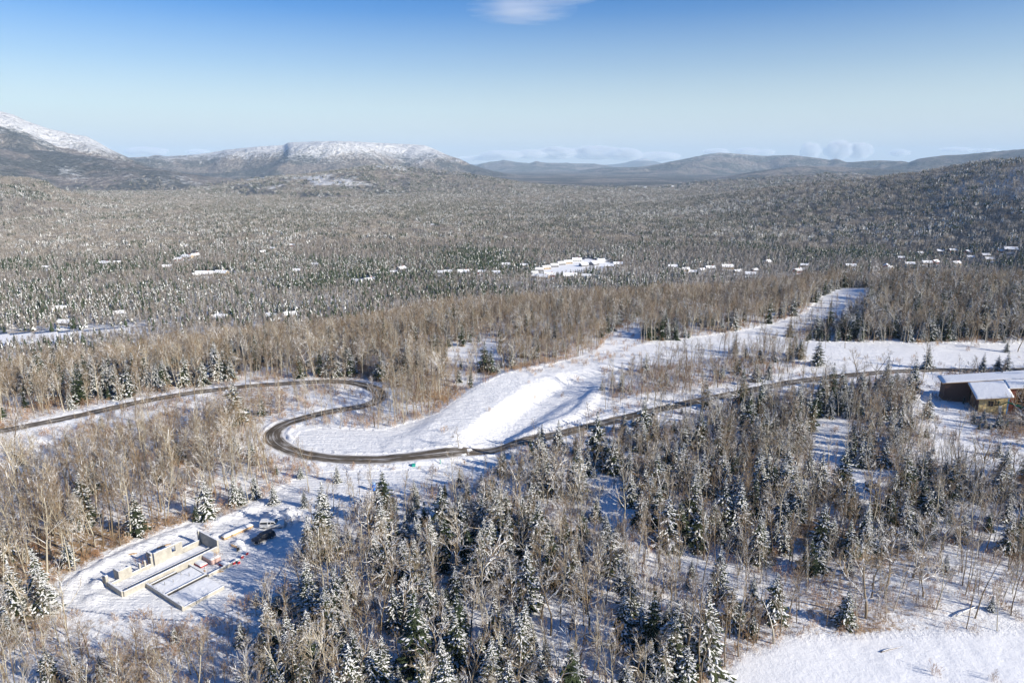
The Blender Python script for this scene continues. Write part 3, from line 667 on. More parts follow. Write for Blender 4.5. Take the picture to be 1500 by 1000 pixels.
T=[dict(x=float(X[i]),y=float(Y[i]),z=float(H_[i]),k=KN[kind[i]],s=float(scl[i]),r=float(R_[i]),px=float(PX[i]),py=float(PY[i]),zn=ZR[Z[i]][0] if Z[i]>=0 else 'other',hero=None) for i in range(len(X))]
# single trees the photo picks out: (px,py of the foot, kind, variant, height m, label)
HEROES=[
 (118,590,'dark_spruce',0,15.0,'tall dark green spruce standing above the bare trees by the left stretch of road'),
 (345,618,'spruce_tree',0,15.5,'lone snow-dusted spruce inside the upper road loop, above brown bare trees'),
 (304,757,'spruce_tree',2,10.0,'snowy spruce at the wood edge behind the concrete foundation'),
 (402,738,'spruce_tree',4,6.5,'small snowy spruce left of the driveway behind the white pickup'),
 (446,742,'spruce_tree',1,5.0,'small lone spruce on the snowy driveway right of the white pickup'),
 (494,706,'spruce_tree',1,5.5,'small lone spruce just below the road curve'),
 (977,800,'spruce_tree',2,12.5,'big heavily snow-laden spruce right of the centre thicket'),
 (1087,590,'dark_spruce',1,10.5,'dark bushy spruce beside the upper stretch of road'),
 (941,640,'spruce_tree',3,13.5,'tall spruce in front of the dark car on the road'),
 (672,560,'spruce_tree',0,6.5,'small spruce at the top left corner of the cleared snow slope'),
 (1184,838,'dark_spruce',1,8.0,'small dark spruce alone on the snow in the lower right'),
 (1237,915,'spruce_tree',0,8.0,'small snow-dusted spruce near the edge of the snowy pond'),
 (1357,612,'spruce_tree',4,9.0,'snowy spruce in the blue shade left of the timber house'),
 (1232,730,'spruce_tree',3,15.0,'tall dense spruce beside the snow lane right of centre'),
 (1155,528,'dark_spruce',0,10.0,'leftmost dark spruce of the row at the edge of the white field'),
 (1172,526,'dark_spruce',2,9.5,'second dark spruce of the row at the edge of the white field'),
 (1197,535,'spruce_tree',3,12.5,'tallest spruce of the row at the edge of the white field'),
 (1358,540,'spruce_tree',4,10.5,'narrow spruce between the white field and the far road'),
 (1438,545,'spruce_tree',1,8.5,'young spruce left above the timber house roof'),
 (1473,548,'spruce_tree',4,10.0,'young spruce right above the timber house roof'),
 (1460,545,'spruce_tree',0,7.5,'smallest young spruce above the timber house roof'),
 (1462,668,'spruce_tree',2,5.0,'snowy young spruce below the timber house'),
 (792,905,'oak_tree',0,12.5,'forked grey hardwood in the middle of the lower thicket'),
 (806,930,'oak_tree',2,12.0,'wide grey hardwood with snowy limbs in the lower thicket'),
 (940,925,'birch_tree',1,13.0,'pale spreading birch with white limbs right of the lower thicket'),
 (1268,905,'oak_tree',1,15.5,'tall grey hardwood with a wide snowy crown on the lower right snow'),
 (1214,690,'birch_tree',2,11.0,'white-limbed birch above the snow lane right of centre'),
 (1404,645,'birch_tree',0,10.0,'forked white birch in front of the timber house'),
 (1131,612,'birch_tree',3,13.0,'pale birch with bright white limbs beside the upper road'),
 (672,655,'oak_tree',0,7.0,'small lone round-crowned bare tree at the foot of the cleared slope'),
 (1162,782,'dead_tree',0,9.0,'broken white trunk standing above the lower right snow'),
 (140,800,'birch_tree',0,14.0,'tall pale poplar at the left wood edge beside the site'),
 (22,835,'birch_tree',2,14.0,'pale crooked trunk at the far left wood edge'),
 (452,720,'bare_tree',6,15.0,'slim bare tree standing in front of the road curve'),
 (550,748,'bare_tree',5,13.5,'slim bare tree beside the blue portable toilet'),
]
for px,py,k,v,h,lab in HEROES:
    p=at(px,py); T=[t for t in T if t['hero'] or (t['x']-p.x)**2+(t['y']-p.y)**2>(6.0 if k!='bare_tree' else 4)]
    T.append(dict(x=p.x,y=p.y,z=p.z,k=k,s=h/KINDS[k][v]['H'],v=v,r=math.hypot(p.x,p.y),px=px,py=py,zn='hero',hero=lab))
EXTRA_TREES=[]
# keep what the photo shows free: tall crowns may not stand in front of these
def near_road_px(px,py,w):
    L=np.array(ROAD_PX,float); return dist_line(px,py,L)<w
GUARD=[([(80,878),(110,850),(180,800),(270,765),(350,745),(440,738),(450,775),(400,830),(345,885),(300,905),(200,905)],1.0),
 ([(430,660),(460,632),(600,640),(650,600),(740,548),(860,522),(1000,500),(1180,462),(1200,436),(1275,425),(1270,440),(1190,475),(1100,505),(1000,535),(900,565),(860,592),(740,648),(640,664),(480,668)],.88),
 ([(1150,505),(1500,506),(1500,535),(1150,548)],.72),([(1392,540),(1500,535),(1500,612),(1425,612),(1385,590)],.97),
 ([(1185,612),(1238,612),(1240,690),(1200,700)],.6),([(1345,565),(1400,575),(1425,640),(1370,650)],.75),([(535,690),(735,664),(735,690),(640,715),(540,725)],.7),
 ([(1045,1000),(1090,962),(1170,936),(1500,926),(1500,1000)],1.0),([(860,700),(905,700),(930,765),(880,775)],.6),([(650,522),(690,500),(722,503),(735,530),(660,542)],.8),([(870,518),(905,486),(940,484),(938,510)],.8),
 ([(400,730),(430,700),(560,690),(560,715),(470,745)],.6),([(20,640),(110,600),(130,625),(60,655)],.7)]
kept=[]
gr_=random.Random(77)
TA=np.array([(t['x'],t['y'],t['z'],t['s']*12.5) for t in T]); hit=np.zeros(len(T))
for f in (1.0,.8,.6,.4):
    qx,qy=project(TA[:,0],TA[:,1],TA[:,2]+TA[:,3]*f)
    for poly,pr in GUARD: hit=np.maximum(hit,in_poly(qx,qy,poly)*pr)
    left=qx<700; hit=np.maximum(hit,near_road_px(qx,qy,7.0)*np.where(left,.93,np.where(qx<1000,.8,.55)))
for i,t in enumerate(T):
    if t['zn']=='strip': hit[i]*=.3
    if t['hero'] or gr_.random()>=hit[i]: kept.append(t)
    elif t['py']<1000 and not near_road_px(np.array([t['px']]),np.array([t['py']]),9)[0] and gr_.random()<.75 and hit[i]<.99: t['s']*=gr_.uniform(.30,.55); kept.append(t)
T=kept
# ------------------------------------------------------------------ individual trees (those that show largest)
WHERE={'strip':'strip between slope and upper road','dense':'wood behind the left road','loop':'wood between the road stretches','loopin':'grove inside the hairpin',
 'midband':'belt behind the cleared slope','left':'wood left of the foundation','leftlow':'lower left corner wood',
 'bottomsite':'shade below the foundation','thicket':'bottom thicket','drive':'beside the snowy driveway',
 'brow':'wood below the upper road','rightmid':'shaded wood below the timber house','rightlow':'open snow above the pond',
 'uppeRright':'wood beyond the white field','field':'beside the white field','other':'outer hill wood','hero':''}
ADJ={'bare_tree':['tall','slender','brown twiggy'],'birch_tree':['pale white-limbed'],'oak_tree':['wide-branched grey'],'dead_tree':['broken dead'],'spruce_tree':['snow-laden'],'dark_spruce':['dark green']}
CAT={'bare_tree':'bare tree','birch_tree':'birch tree','oak_tree':'hardwood tree','dead_tree':'dead tree','spruce_tree':'spruce tree','dark_spruce':'spruce tree'}
NOUN={'bare_tree':'bare tree','birch_tree':'birch','oak_tree':'hardwood','dead_tree':'tree trunk','spruce_tree':'spruce','dark_spruce':'spruce'}
def place_tree(t):
    vs=KINDS[t['k']]; v=vs[t.get('v',RNG.randrange(len(vs)))]
    name={'dark_spruce':'spruce_tree','oak_tree':'hardwood_tree'}.get(t['k'],t['k'])
    root=empty(name,(t['x'],t['y'],t['z']),RNG.random()*6.28); s=t['s']; w=s*RNG.uniform(.92,1.1); root.scale=(w,w,s)
    for pn,me in v['parts']: link(bpy.data.objects.new(pn,me),root)
    if t['hero']: tag(root,t['hero'],CAT[t['k']])
    else:
        h=v['H']*s
        if t['k'] in('spruce_tree','dark_spruce'): sz='knee-high young' if h<3.5 else ('short' if h<6.5 else ('medium-height' if h<10 else 'tall'))
        else: sz='low' if h<9.5 else ('mid-sized' if h<12.5 else 'tall')
        if sz=='knee-high young': sz='very small young'
        col={'bare_tree':'brown twiggy','birch_tree':'pale white-limbed','oak_tree':'wide-branched grey','dead_tree':'broken dead','spruce_tree':'snow-laden','dark_spruce':'dark green'}[t['k']]
        side=['far left','left','left of centre','centre','right of centre','right','far right'][max(0,min(6,int(t['px']/215)))]
        dep='at the back' if t['py']<620 else 'halfway up' if t['py']<720 else 'in front' if t['py']<820 else 'low down' if t['py']<920 else 'at the bottom edge'
        lab='%s %s %s, %s, %s, %s'%(sz,col,NOUN[t['k']],WHERE[t['zn']],side,dep)
        if len(lab.split())>16: lab='%s %s %s, %s, %s'%(sz,col,NOUN[t['k']],WHERE[t['zn']],side)
        tag(root,lab,CAT[t['k']],lab)
    return root
inview=lambda t:-20<t['px']<1520 and t['py']-t['s']*12*FPX/max(t['r'],1)<1000 and t['py']<1400
chosen=set()
for kk in ('bare_tree',('birch_tree',),('oak_tree',),('dead_tree',),('spruce_tree','dark_spruce')):
    ks=(kk,) if isinstance(kk,str) else kk
    c=[i for i,t in enumerate(T) if t['k'] in ks and inview(t)]
    c.sort(key=lambda i:(T[i]['hero'] is None, T[i]['r']/T[i]['s'])); chosen|=set(c[:300])
for i in sorted(chosen): place_tree(T[i])
print('trees',len(T),'individual',len(chosen),{k:sum(t['k']==k for t in T) for k in KN})

# ------------------------------------------------------------------ woods nobody could count: points carrying tree meshes
def proto_collection(name,meshes):
    c=bpy.data.collections.new(name)
    for i,me in enumerate(meshes):
        o=bpy.data.objects.new('%s_%02d'%(name,i),me); c.objects.link(o)
    return c
def wood(name,label,cat,col,P,S,I,rotxy=.03):
    n=len(P); me=bpy.data.meshes.new(name); me.vertices.add(n); me.vertices.foreach_set('co',np.asarray(P,np.float32).ravel())
    rot=np.c_[NR.normal(0,rotxy,n),NR.normal(0,rotxy,n),NR.uniform(0,6.283,n)].astype(np.float32)
    a=me.attributes.new('rot','FLOAT_VECTOR','POINT'); a.data.foreach_set('vector',rot.ravel())
    a=me.attributes.new('scl','FLOAT_VECTOR','POINT'); a.data.foreach_set('vector',np.asarray(S,np.float32).ravel())
    a=me.attributes.new('idx','INT','POINT'); a.data.foreach_set('value',np.asarray(I,np.int32))
    o=link(bpy.data.objects.new(name,me)); tag(o,label,cat,kind='stuff')
    g=bpy.data.node_groups.new(name,'GeometryNodeTree')
    g.interface.new_socket('Geometry',in_out='INPUT',socket_type='NodeSocketGeometry'); g.interface.new_socket('Geometry',in_out='OUTPUT',socket_type='NodeSocketGeometry')
    gi=g.nodes.new('NodeGroupInput'); go=g.nodes.new('NodeGroupOutput'); ci=g.nodes.new('GeometryNodeCollectionInfo'); ip=g.nodes.new('GeometryNodeInstanceOnPoints')
    ci.inputs[0].default_value=col; ci.inputs[1].default_value=True; ci.inputs[2].default_value=True
    def na(nm,t): x=g.nodes.new('GeometryNodeInputNamedAttribute'); x.data_type=t; x.inputs[0].default_value=nm; return next(s for s in x.outputs if s.enabled and s.name=='Attribute')
    L=g.links; L.new(gi.outputs[0],ip.inputs['Points']); L.new(ci.outputs[0],ip.inputs['Instance']); ip.inputs['Pick Instance'].default_value=True
    L.new(na('idx','INT'),ip.inputs['Instance Index']); L.new(na('scl','FLOAT_VECTOR'),ip.inputs['Scale'])
    e=g.nodes.new('FunctionNodeEulerToRotation'); L.new(na('rot','FLOAT_VECTOR'),e.inputs[0]); L.new(e.outputs[0],ip.inputs['Rotation'])
    L.new(ip.outputs[0],go.inputs[0]); md=o.modifiers.new('wood','NODES'); md.node_group=g; return o
rest=[T[i] for i in range(len(T)) if i not in chosen]
for name,ks,lab,cat in (('bare_woodland',('bare_tree',),'brown leafless woodland covering the hill around the road','bare trees'),
    ('birch_woodland',('birch_tree','dead_tree'),'pale birches scattered through the woodland on the hill','birch trees'),
    ('hardwood_woodland',('oak_tree',),'grey wide-branched hardwoods scattered through the hill woodland','hardwood trees'),
    ('spruce_woodland',('spruce_tree','dark_spruce'),'snowy spruces scattered through the woodland on the hill','spruce trees')):
    ms=[];off={}
    for k in ks: off[k]=len(ms); ms+=[v['whole'] for v in KINDS[k]]
    tt=[t for t in rest if t['k'] in ks]
    if not tt: continue
    I=[off[t['k']]+RNG.randrange(len(KINDS[t['k']])) for t in tt]
    wood(name,lab,cat,proto_collection(name+'_kinds',ms),[(t['x'],t['y'],t['z']) for t in tt],[(t['s'],)*3 for t in tt],I)

# undergrowth: thin reddish stems and saplings
bm_=[]
for s in range(4):
    rng=random.Random(300+s); mb=MB()
    for q in range(9):
        segs=grow(rng,rng.uniform(1.0,2.4),STY['brush']); o=Vector((rng.gauss(0,.8),rng.gauss(0,.8),0))
        segs=[([p+o for p in pts],[max(r,.012) for r in rad],l) for pts,rad,l in segs]; seg_mesh('b',segs,(0,1,2),None,ns=(3,3,3,3),parts=mb,tw=1.2)
    bm_.append(mb.mesh('brush_clump',[M['brush']]))
for s in range(2):
    rng=random.Random(330+s); segs=grow(rng,5.5+s,STY['pole']); mb=seg_mesh('b',segs,(0,1,2),None,ns=(4,3,3,3)); mb.m=[0]*len(mb.f); bm_.append(mb.mesh('sapling',[M['twig_brown']]))
bx,by=scatter(-560,620,66,480,2.3); bz=height(bx,by); bpx,bpy_=project(bx,by,bz); br=np.hypot(bx,by)
dn=np.clip(.52+1.3*fbm(bx,by,18,3,88),0,1)
BR=[([(-100,720),(320,700),(420,700),(360,745),(250,775),(120,830),(60,880),(-100,950)],1.5),([(680,545),(800,532),(880,520),(960,505),(970,515),(860,535),(800,545),(740,550),(690,570)],2.0),
    ([(620,640),(690,560),(660,560),(600,635)],2.0),([(1000,900),(1180,920),(1180,945),(1080,980),(960,1000)],1.5),([(1000,780),(1500,780),(1500,915),(1100,925)],.95),([(880,545),(1130,520),(1180,540),(1060,565),(900,590)],2.0)]
mul=np.ones(len(bx))
for p,f in BR: mul=np.where(in_poly(bpx,bpy_,p),f,mul)
site_like=in_poly(bpx,bpy_,Z_SITE)|in_poly(bpx,bpy_,Z_CLEAR[2])
opn=open_mask(bpx,bpy_,br)
slope=in_poly(bpx,bpy_,Z_SLOPE)&~in_poly(bpx,bpy_,BR[1][0])&~in_poly(bpx,bpy_,BR[5][0])
ok=(np.abs(np.arctan2(bx,by))<math.radians(41))&(br>74)&(br<480)&(NR.random(len(bx))<dn*mul*np.where(opn&~in_poly(bpx,bpy_,BR[5][0]),.2,1)*np.where(slope,.10,1)*np.where(site_like,.15,1))&(dist_line(bx,by,ROAD)>4.8)
n=ok.sum(); S=NR.uniform(.5,1.15,n)
I=np.where(NR.random(n)<.86,NR.integers(0,4,n),NR.integers(4,6,n)); I[opn[ok]]=NR.integers(0,4,opn[ok].sum())
wood('undergrowth','thin reddish brown undergrowth poking through the snow','brush',proto_collection('brush_kinds',bm_),np.c_[bx,by,bz][ok],np.c_[S,S,S],I)

# ------------------------------------------------------------------ far forest down in the valley and on the hillsides
def far_bare(rng,H,n,mb=None,o=(0,0,0),wid=.16,mi=0):
    mb=mb or MB(); o=Vector(o)
    def sliver(a,b,w,mi):
        d=(b-a).normalized(); s=perp(d,rng); mb.tube([a,b],[w,w*.25],3,mi,cap=False)
    sliver(o,o+Vector((0,0,H*.95)),wid*.9,1)
    for i in range(n):
        t=rng.uniform(.35,.95); a=rng.random()*6.28; el=rng.uniform(.6,1.3); L=H*rng.uniform(.16,.38)*(1.3-t)
        p=o+Vector((0,0,H*t))+Vector((math.cos(a),math.sin(a),0))*rng.uniform(0,.6); sliver(p,p+Vector((math.cos(a)*math.cos(el),math.sin(a)*math.cos(el),math.sin(el)))*L,wid*rng.uniform(.5,1),0 if rng.random()<.8 else 1)
    return mb
def far_spruce(rng,H,R,n,mb=None,o=(0,0,0),snow=.5,mi=2):
    mb=mb or MB(); o=Vector(o); k=7
    for j in range(n):
        f=j/n; z0=H*(.06+.8*f); z1=z0+H*(.30 if n<6 else .2); rr=R*(1-f)**.85*rng.uniform(.85,1.1)+.1
        vs=[o+Vector((0,0,min(z1,H)))]; ph=rng.random()*6
        for i in range(k): a=ph+6.283*i/k; q=rr*rng.uniform(.65,1.2); vs.append(o+Vector((math.cos(a)*q,math.sin(a)*q,z0-rng.uniform(0,.12)*R)))
        base=len(mb.v); mb.v+=[tuple(v) for v in vs]
        for i in range(k):
            mb.f.append((base,base+1+i,base+1+(i+1)%k)); mb.m.append(3 if rng.random()<snow else mi)
    return mb
FM=[M['far_grey'],M['far_pale'],M['needles'],M['snow']]
FMB=[M['far_brown'],M['far_pale'],M['needles'],M['snow']]
FMD=[M['far_brown'],M['far_pale'],M['needles_dark'],M['snow']]
lod1=[]
for s in range(4): lod1.append(far_bare(random.Random(400+s),12+s,75,wid=.085).mesh('wood_bare',FMB))
for s in range(4): lod1.append(far_bare(random.Random(420+s),11+s,75,wid=.09).mesh('wood_grey',FM))
for s in range(3): lod1.append(far_spruce(random.Random(440+s),11+s,2.5,9,snow=.12).mesh('wood_dark',FMD))
for s in range(3): lod1.append(far_spruce(random.Random(460+s),10+s,2.3,9,snow=.42).mesh('wood_snowy',FM))
def scatter_polar(r0,r1,step,amax=41):
    out=[]
    r=r0
    while r<r1:
        st=step(r); n=int(2*math.radians(amax)*r/st); a=np.radians(-amax)+(np.arange(n)+NR.uniform(-.5,.5,n))*2*math.radians(amax)/n; rr=r+NR.uniform(-.5,.5,n)*st
        out.append(np.c_[rr*np.sin(a),rr*np.cos(a)]); r+=st
    return np.vstack(out)
def far_wood(name,label,pts,meshes,nb,ng,ndk,nsn,scale=1.0):
    x,y=pts[:,0],pts[:,1]; z=height(x,y); r=np.hypot(x,y); px,py=project(x,y,z)
    ok=~open_mask(px,py,r); ok&=(NR.random(len(x))<sstep(5600,3400,r)*.8+.2*(r<4800))&(py<1100)&~((np.abs(px-805)<25)&(np.abs(py-400)<1))&(NR.random(len(x))<.97)
    bare=in_poly(px,py,[(330,272),(420,262),(540,252),(600,258),(600,284),(520,292),(360,292)]); ok&=~(bare&(fbm(x,y,330,5,77)>-.08)&(NR.random(len(x))<.85))
    x,y,z,r,px,py=[a[ok] for a in (x,y,z,r,px,py)]; n=len(x)
    sp=np.clip(.27+.95*fbm(x,y,150,4,201)+.5*fbm(x,y,900,2,203),.04,.94); sp=np.where(py>430,sp*.6,sp)
    band=np.exp(-((py-308)/14)**2)*((px>300)&(px<1100)); sp=np.clip(sp+.3*band,0,.9)
    brown=np.clip(1.1-(r-480)/420,.15,1)+.35*np.clip(fbm(x,y,300,3,207),-1,1)
    snowy=np.clip(.22+.9*fbm(x,y,420,3,209)+.35*((px<450)&(py>340)),.05,.95)
    u=NR.random(n); isp=u<sp; us=NR.random(n)<snowy; ub=NR.random(n)<brown
    I=np.where(isp,np.where(us,nb+ng+ndk+NR.integers(0,nsn,n),nb+ng+NR.integers(0,ndk,n)),np.where(ub,NR.integers(0,nb,n),nb+NR.integers(0,ng,n)))
    S=NR.uniform(.72,1.15,n)*scale*np.where(isp,.98,.78)
    print(name,n); return wood(name,label,'forest',proto_collection(name+'_kinds',meshes),np.c_[x,y,z],np.c_[S,S,S],I,rotxy=.05)
p=scatter_polar(600,1500,lambda r:3.9+ (r-600)/900*1.1); 
far_wood('valley_forest','grey and brown winter forest with snowy conifers across the valley',p,lod1,4,4,3,3)
lod2=[]
def patch(rng,kind,n=14,rad=9):
    mb=MB()
    for i in range(n):
        a=rng.random()*6.28; q=rad*math.sqrt(rng.random()); o=(math.cos(a)*q,math.sin(a)*q,0)
        if kind==0: far_bare(rng,rng.uniform(10,15),9,mb,o,wid=.3)
        elif kind==1: far_bare(rng,rng.uniform(10,14),9,mb,o,wid=.3)
        else: far_spruce(rng,rng.uniform(8,14),2.6,4,mb,o,snow=.10 if kind==2 else .42) if rng.random()<.6 else far_bare(rng,rng.uniform(10,14),8,mb,o,wid=.3)
    return mb.mesh('wood_patch',[FMB,FM,FMD,FM][kind])
for kd,n in ((0,3),(1,3),(2,3),(3,3)):
    for s in range(n): lod2.append(patch(random.Random(500+kd*10+s),kd))
p=scatter_polar(1500,5600,lambda r:13.0)
far_wood('distant_forest','hazy winter forest covering the far valley floor and hillsides',p,lod2,3,3,3,3)

# ------------------------------------------------------------------ materials of built things
M['concrete']=plain('concrete',(.38,.365,.325),.85,var=.18,scale=1.2)
M['concrete_dark']=plain('concrete_damp',(.17,.165,.155),.85,var=.3,scale=.8)
M['tar']=plain('tar_coating',(.02,.02,.022),.6,var=.2)
M['lumber']=plain('lumber',(.50,.33,.18),.8,var=.2,scale=4)
M['plywood']=plain('plywood',(.76,.60,.30),.75,var=.15,scale=2)
M['osb_red']=plain('red_sheathing',(.30,.10,.055),.75,var=.15)
M['brown_wood']=plain('brown_boards',(.12,.065,.045),.8,var=.2)
M['blue_wrap']=plain('blue_wrap',(.10,.32,.68),.5)
M['glass']=plain('dark_glass',(.015,.018,.022),.08,spec=.8,var=.05)
M['white_paint']=plain('white_paint',(.72,.72,.70),.35,spec=.5,var=.04)
M['black_paint']=plain('dark_paint',(.022,.022,.026),.28,spec=.6,var=.1)
M['rubber']=plain('rubber',(.02,.02,.02),.9)
M['chrome']=plain('bright_metal',(.5,.5,.5),.3,.8)
M['red']=plain('red_paint',(.38,.02,.03),.5)
M['tail']=plain('tail_lamp',(.45,.01,.01),.3)
M['green']=plain('green_paint',(.01,.16,.08),.45)
M['teal']=plain('teal_plastic',(.02,.30,.25),.5)
M['blue_plastic']=plain('blue_plastic',(.015,.16,.62),.5,var=.08)
M['yellow']=plain('yellow_paint',(.62,.36,.03),.45)
M['tan']=plain('tan_siding',(.42,.33,.22),.8); M['grey']=plain('grey_siding',(.20,.20,.21),.8); M['redw']=plain('red_siding',(.30,.07,.05),.8); M['white']=plain('white_siding',(.62,.62,.60),.8)
M['cloth_dark']=plain('dark_clothes',(.03,.035,.05),.9); M['cloth_orange']=plain('orange_clothes',(.55,.14,.03),.9); M['skin']=plain('skin',(.45,.27,.19),.6,var=.05)
M['rock']=plain('rock',(.16,.14,.12),.9,var=.3)
def snowed(mname,src,thresh=.6):
    m,nt,b=new_mat(mname); b.inputs['Roughness'].default_value=.8; nt.links.new(snow_top(nt,src,thresh,.1),b.inputs['Base Color']); return m
M['concrete_snow']=snowed('concrete_under_snow',(.40,.385,.35),.62)
M['rock_snow']=snowed('rock_under_snow',(.20,.14,.09),.45)
M['log_snow']=snowed('log_under_snow',(.11,.075,.05),.7)
def cap(mb,x0,x1,y0,y1,z,t=.10,mi=0,rng=random.Random(4)):
    """soft snow lying on a flat top, a little uneven"""
    nx=max(2,int((x1-x0)/.7)+1); ny=max(2,int((y1-y0)/.7)+1); e=.03; vs=[]
    for j in range(ny+1):
        for i in range(nx+1):
            ed=(i in(0,nx))or(j in(0,ny)); vs.append((x0-e+(x1-x0+2*e)*i/nx,y0-e+(y1-y0+2*e)*j/ny,z+(t*.35 if ed else t)*rng.uniform(.8,1.25)))
    n=len(vs); vb=[(v[0],v[1],z+.003) for v in vs]; f=[(j*(nx+1)+i,j*(nx+1)+i+1,(j+1)*(nx+1)+i+1,(j+1)*(nx+1)+i) for j in range(ny) for i in range(nx)]
    mb.add(vs+vb,f,mi); b=len(mb.v)-2*n
    ring=[i for i in range(nx+1)]+[j*(nx+1)+nx for j in range(1,ny+1)]+[ny*(nx+1)+i for i in range(nx-1,-1,-1)]+[j*(nx+1) for j in range(ny-1,0,-1)]
    for a,c in zip(ring,ring[1:]+ring[:1]): mb.f.append((b+n+a,b+n+c,b+c,b+a)); mb.m.append(mi)

# ------------------------------------------------------------------ concrete foundation
def gz_(x,y): return float(height([x],[y])[0])
FA=math.radians(55); FO=Vector((-77.2,124.4,0)); FO.z=gz_(-74,131)-.05
FC=Vector((-66.6,139.6,FO.z)); FO=FC+(FO-FC)*1.12
fnd=empty('concrete_foundation',FO,FA); fnd.scale=(1.12,1.12,1.12); tag(fnd,'unfinished concrete house foundation with tall and low walls on the cleared snowy site','foundation')
C_=[M['concrete'],M['snow'],M['concrete_dark'],M['tar']]
def wall(x0,x1,y0,y1,h,name='wall',mi=0,top=True,b=-.5,lab=None):
    mb=MB(); mb.box(x0,x1,y0,y1,b,h,mi); 
    if top: cap(mb,x0+.02,x1-.02,y0+.02,y1-.02,h,.07,1)
    o=mb.build(name,C_,fnd); 
    if lab: o['label']=lab
    return o
wall(18.5,18.8,-.3,6.3,2.75,mi=0,lab='tall back wall with its shaded face toward the corridor')
wall(18.2,18.497,5.9,6.3,2.9,'pier')
wall(0,18.497,-.3,0,1.35,lab='long low wall on the right of the corridor')
wall(-.3,-.003,0,5.0,1.45,lab='front end wall in shade')
wall(-.35,.1,5.4,5.9,2.5,'pier'); wall(-.4,-.1,6.4,6.8,2.1,'pier')
wall(.3,1.9,5.3,5.6,.75)
wall(1.9,4.3,5.3,5.6,2.35,'wall'); wall(1.9,2.2,5.603,7.3,2.35,'wall')
wall(4.303,8.3,5.3,5.6,.85)
for x in (5.7,6.7): wall(x,x+.28,5.25,5.65,2.1,'pier',b=.9)
wall(7.9,8.2,5.2,5.7,2.3,'pier',b=.9); wall(8.35,8.65,5.9,7.6,2.6,'wall')
# tall wall with a window opening
mb=MB(); mb.box(8.7,12.2,5.4,5.7,-.5,2.65,0); mb.box(12.2,13.0,5.4,5.7,-.5,1.2,0); mb.box(12.2,13.0,5.4,5.7,2.35,2.65,0); mb.box(13.0,14.4,5.4,5.7,-.5,2.65,0); cap(mb,8.72,14.38,5.42,5.68,2.65,.07,1); mb.build('wall',C_,fnd)['label']='tall side wall with a window opening'
wall(14.403,18.19,5.4,5.7,1.1)
# slab floor of the corridor with snow
mb=MB(); mb.box(.02,18.48,.02,5.28,-.3,.05,0); cap(mb,.1,18.4,.1,5.2,.05,.05,1); mb.build('floor_slab',C_,fnd)
mb=MB(); mb.box(0.1,18.4,2.2,2.45,.06,.42,0); cap(mb,.15,18.35,2.22,2.43,.42,.05,1); mb.build('inner_kerb',C_,fnd)
wall(3.9,4.2,-12.4,-.303,1.0,lab='stem wall running toward the trees')
wall(4.203,12.2,-6.55,-6.25,.85); mb=MB(); mb.box(4.25,12.2,-6.62,-6.553,-.3,.75,3); mb.build('tar_strip',C_,fnd)
mb=MB(); mb.box(4.3,9.4,-1.15,-.85,-.4,.85,0); mb.box(4.3,9.4,-1.21,-1.153,-.3,.75,3); cap(mb,4.35,9.35,-1.13,-.87,.85,.06,1); mb.build('wall',C_,fnd)
wall(12.2,12.5,-6.2,-.303,.6); wall(4.203,12.0,-12.4,-12.1,.6); wall(12.6,18.3,-6.5,-6.25,.5)
mb=MB(); mb.box(4.21,12.19,-6.24,-1.22,-.3,.42,0); cap(mb,4.25,12.15,-6.2,-1.25,.42,.09,1); mb.build('floor_slab',C_,fnd)
mb=MB(); mb.box(4.21,12.0,-12.09,-6.63,-.3,.38,0); cap(mb,4.25,11.95,-12.05,-6.66,.38,.09,1); mb.build('floor_slab',C_,fnd)
mb=MB()
for i,(x,y) in enumerate([(6,-3),(7.4,-3.4),(9.5,-2.4),(10.2,-4),(1.5,1),(13.2,-4.2)]): mb.tube([(x,y,.4),(x,y,1.15)],[.05,.05],6,2)
mb.build('pipe_stubs',C_,fnd)
def stack(px,py,name,label,L,W,H,ang,col,cat,n=3,dz=0,group=None):
    p=at(px,py); e=empty(name,(p.x,p.y,gz_(p.x,p.y)+dz),ang); tag(e,label,cat,group)
    mb=MB(); 
    for k in range(n): mb.box(-L/2,L/2,-W/2,W/2,.10+H*k/n,.10+H*(k+1)/n-.02,0)
    mb.build('panels',[col],e)
    mb=MB(); 
    for x in (-L*.38,0,L*.38): mb.box(x-.06,x+.06,-W/2,W/2,-.05,.095,0)
    mb.build('skid',[M['lumber']],e); mb=MB(); cap(mb,-L/2+.01,L/2-.01,-W/2+.01,W/2-.01,.10+H-.02,.22,0); mb.build('snow_cover',[M['snow']],e,True); return e
A1=FA-math.pi/2
stack(293,826,'panel_stack','low red-edged panel stack under snow nearest the long wall',3.4,1.6,.35,A1,M['red'],'panel stack')
stack(309,820,'panel_stack','tall snow-covered stack with pale red bundles beside the long wall',4.2,2.2,1.1,A1,plain('faded_red_wrap',(.52,.36,.33),.7),'panel stack')
stack(329,828,'panel_stack','bright red stack in the middle of the snowy site',2.2,1.4,.6,A1,M['red'],'panel stack')
stack(346,823,'form_stack','small green bundle between red forms at the site edge',1.5,.7,.45,FA,M['green'],'bundle')
for i,(a,b,l) in enumerate([(355,817,'red form standing right of the green bundle'),(362,812,'red form farthest up the site edge'),(343,826,'red form just left of the green bundle'),(350,825,'red form just below the green bundle')]):
    p=at(a,b); e=empty('red_form',(p.x,p.y,gz_(p.x,p.y)),FA); tag(e,l,'form','red forms along the site edge'); mb=MB(); mb.box(-.3,.3,-.12,.12,0,.6,0); mb.build('panel',[M['red']],e,bevel=.02); mb=MB(); cap(mb,-.3,.3,-.12,.12,.6,.16); mb.build('snow_cover',[M['snow']],e)
p=at(349,806); e=empty('generator',(p.x,p.y,gz_(p.x,p.y)),.4); tag(e,'small dark machine standing on the snow right of the foundation','generator')
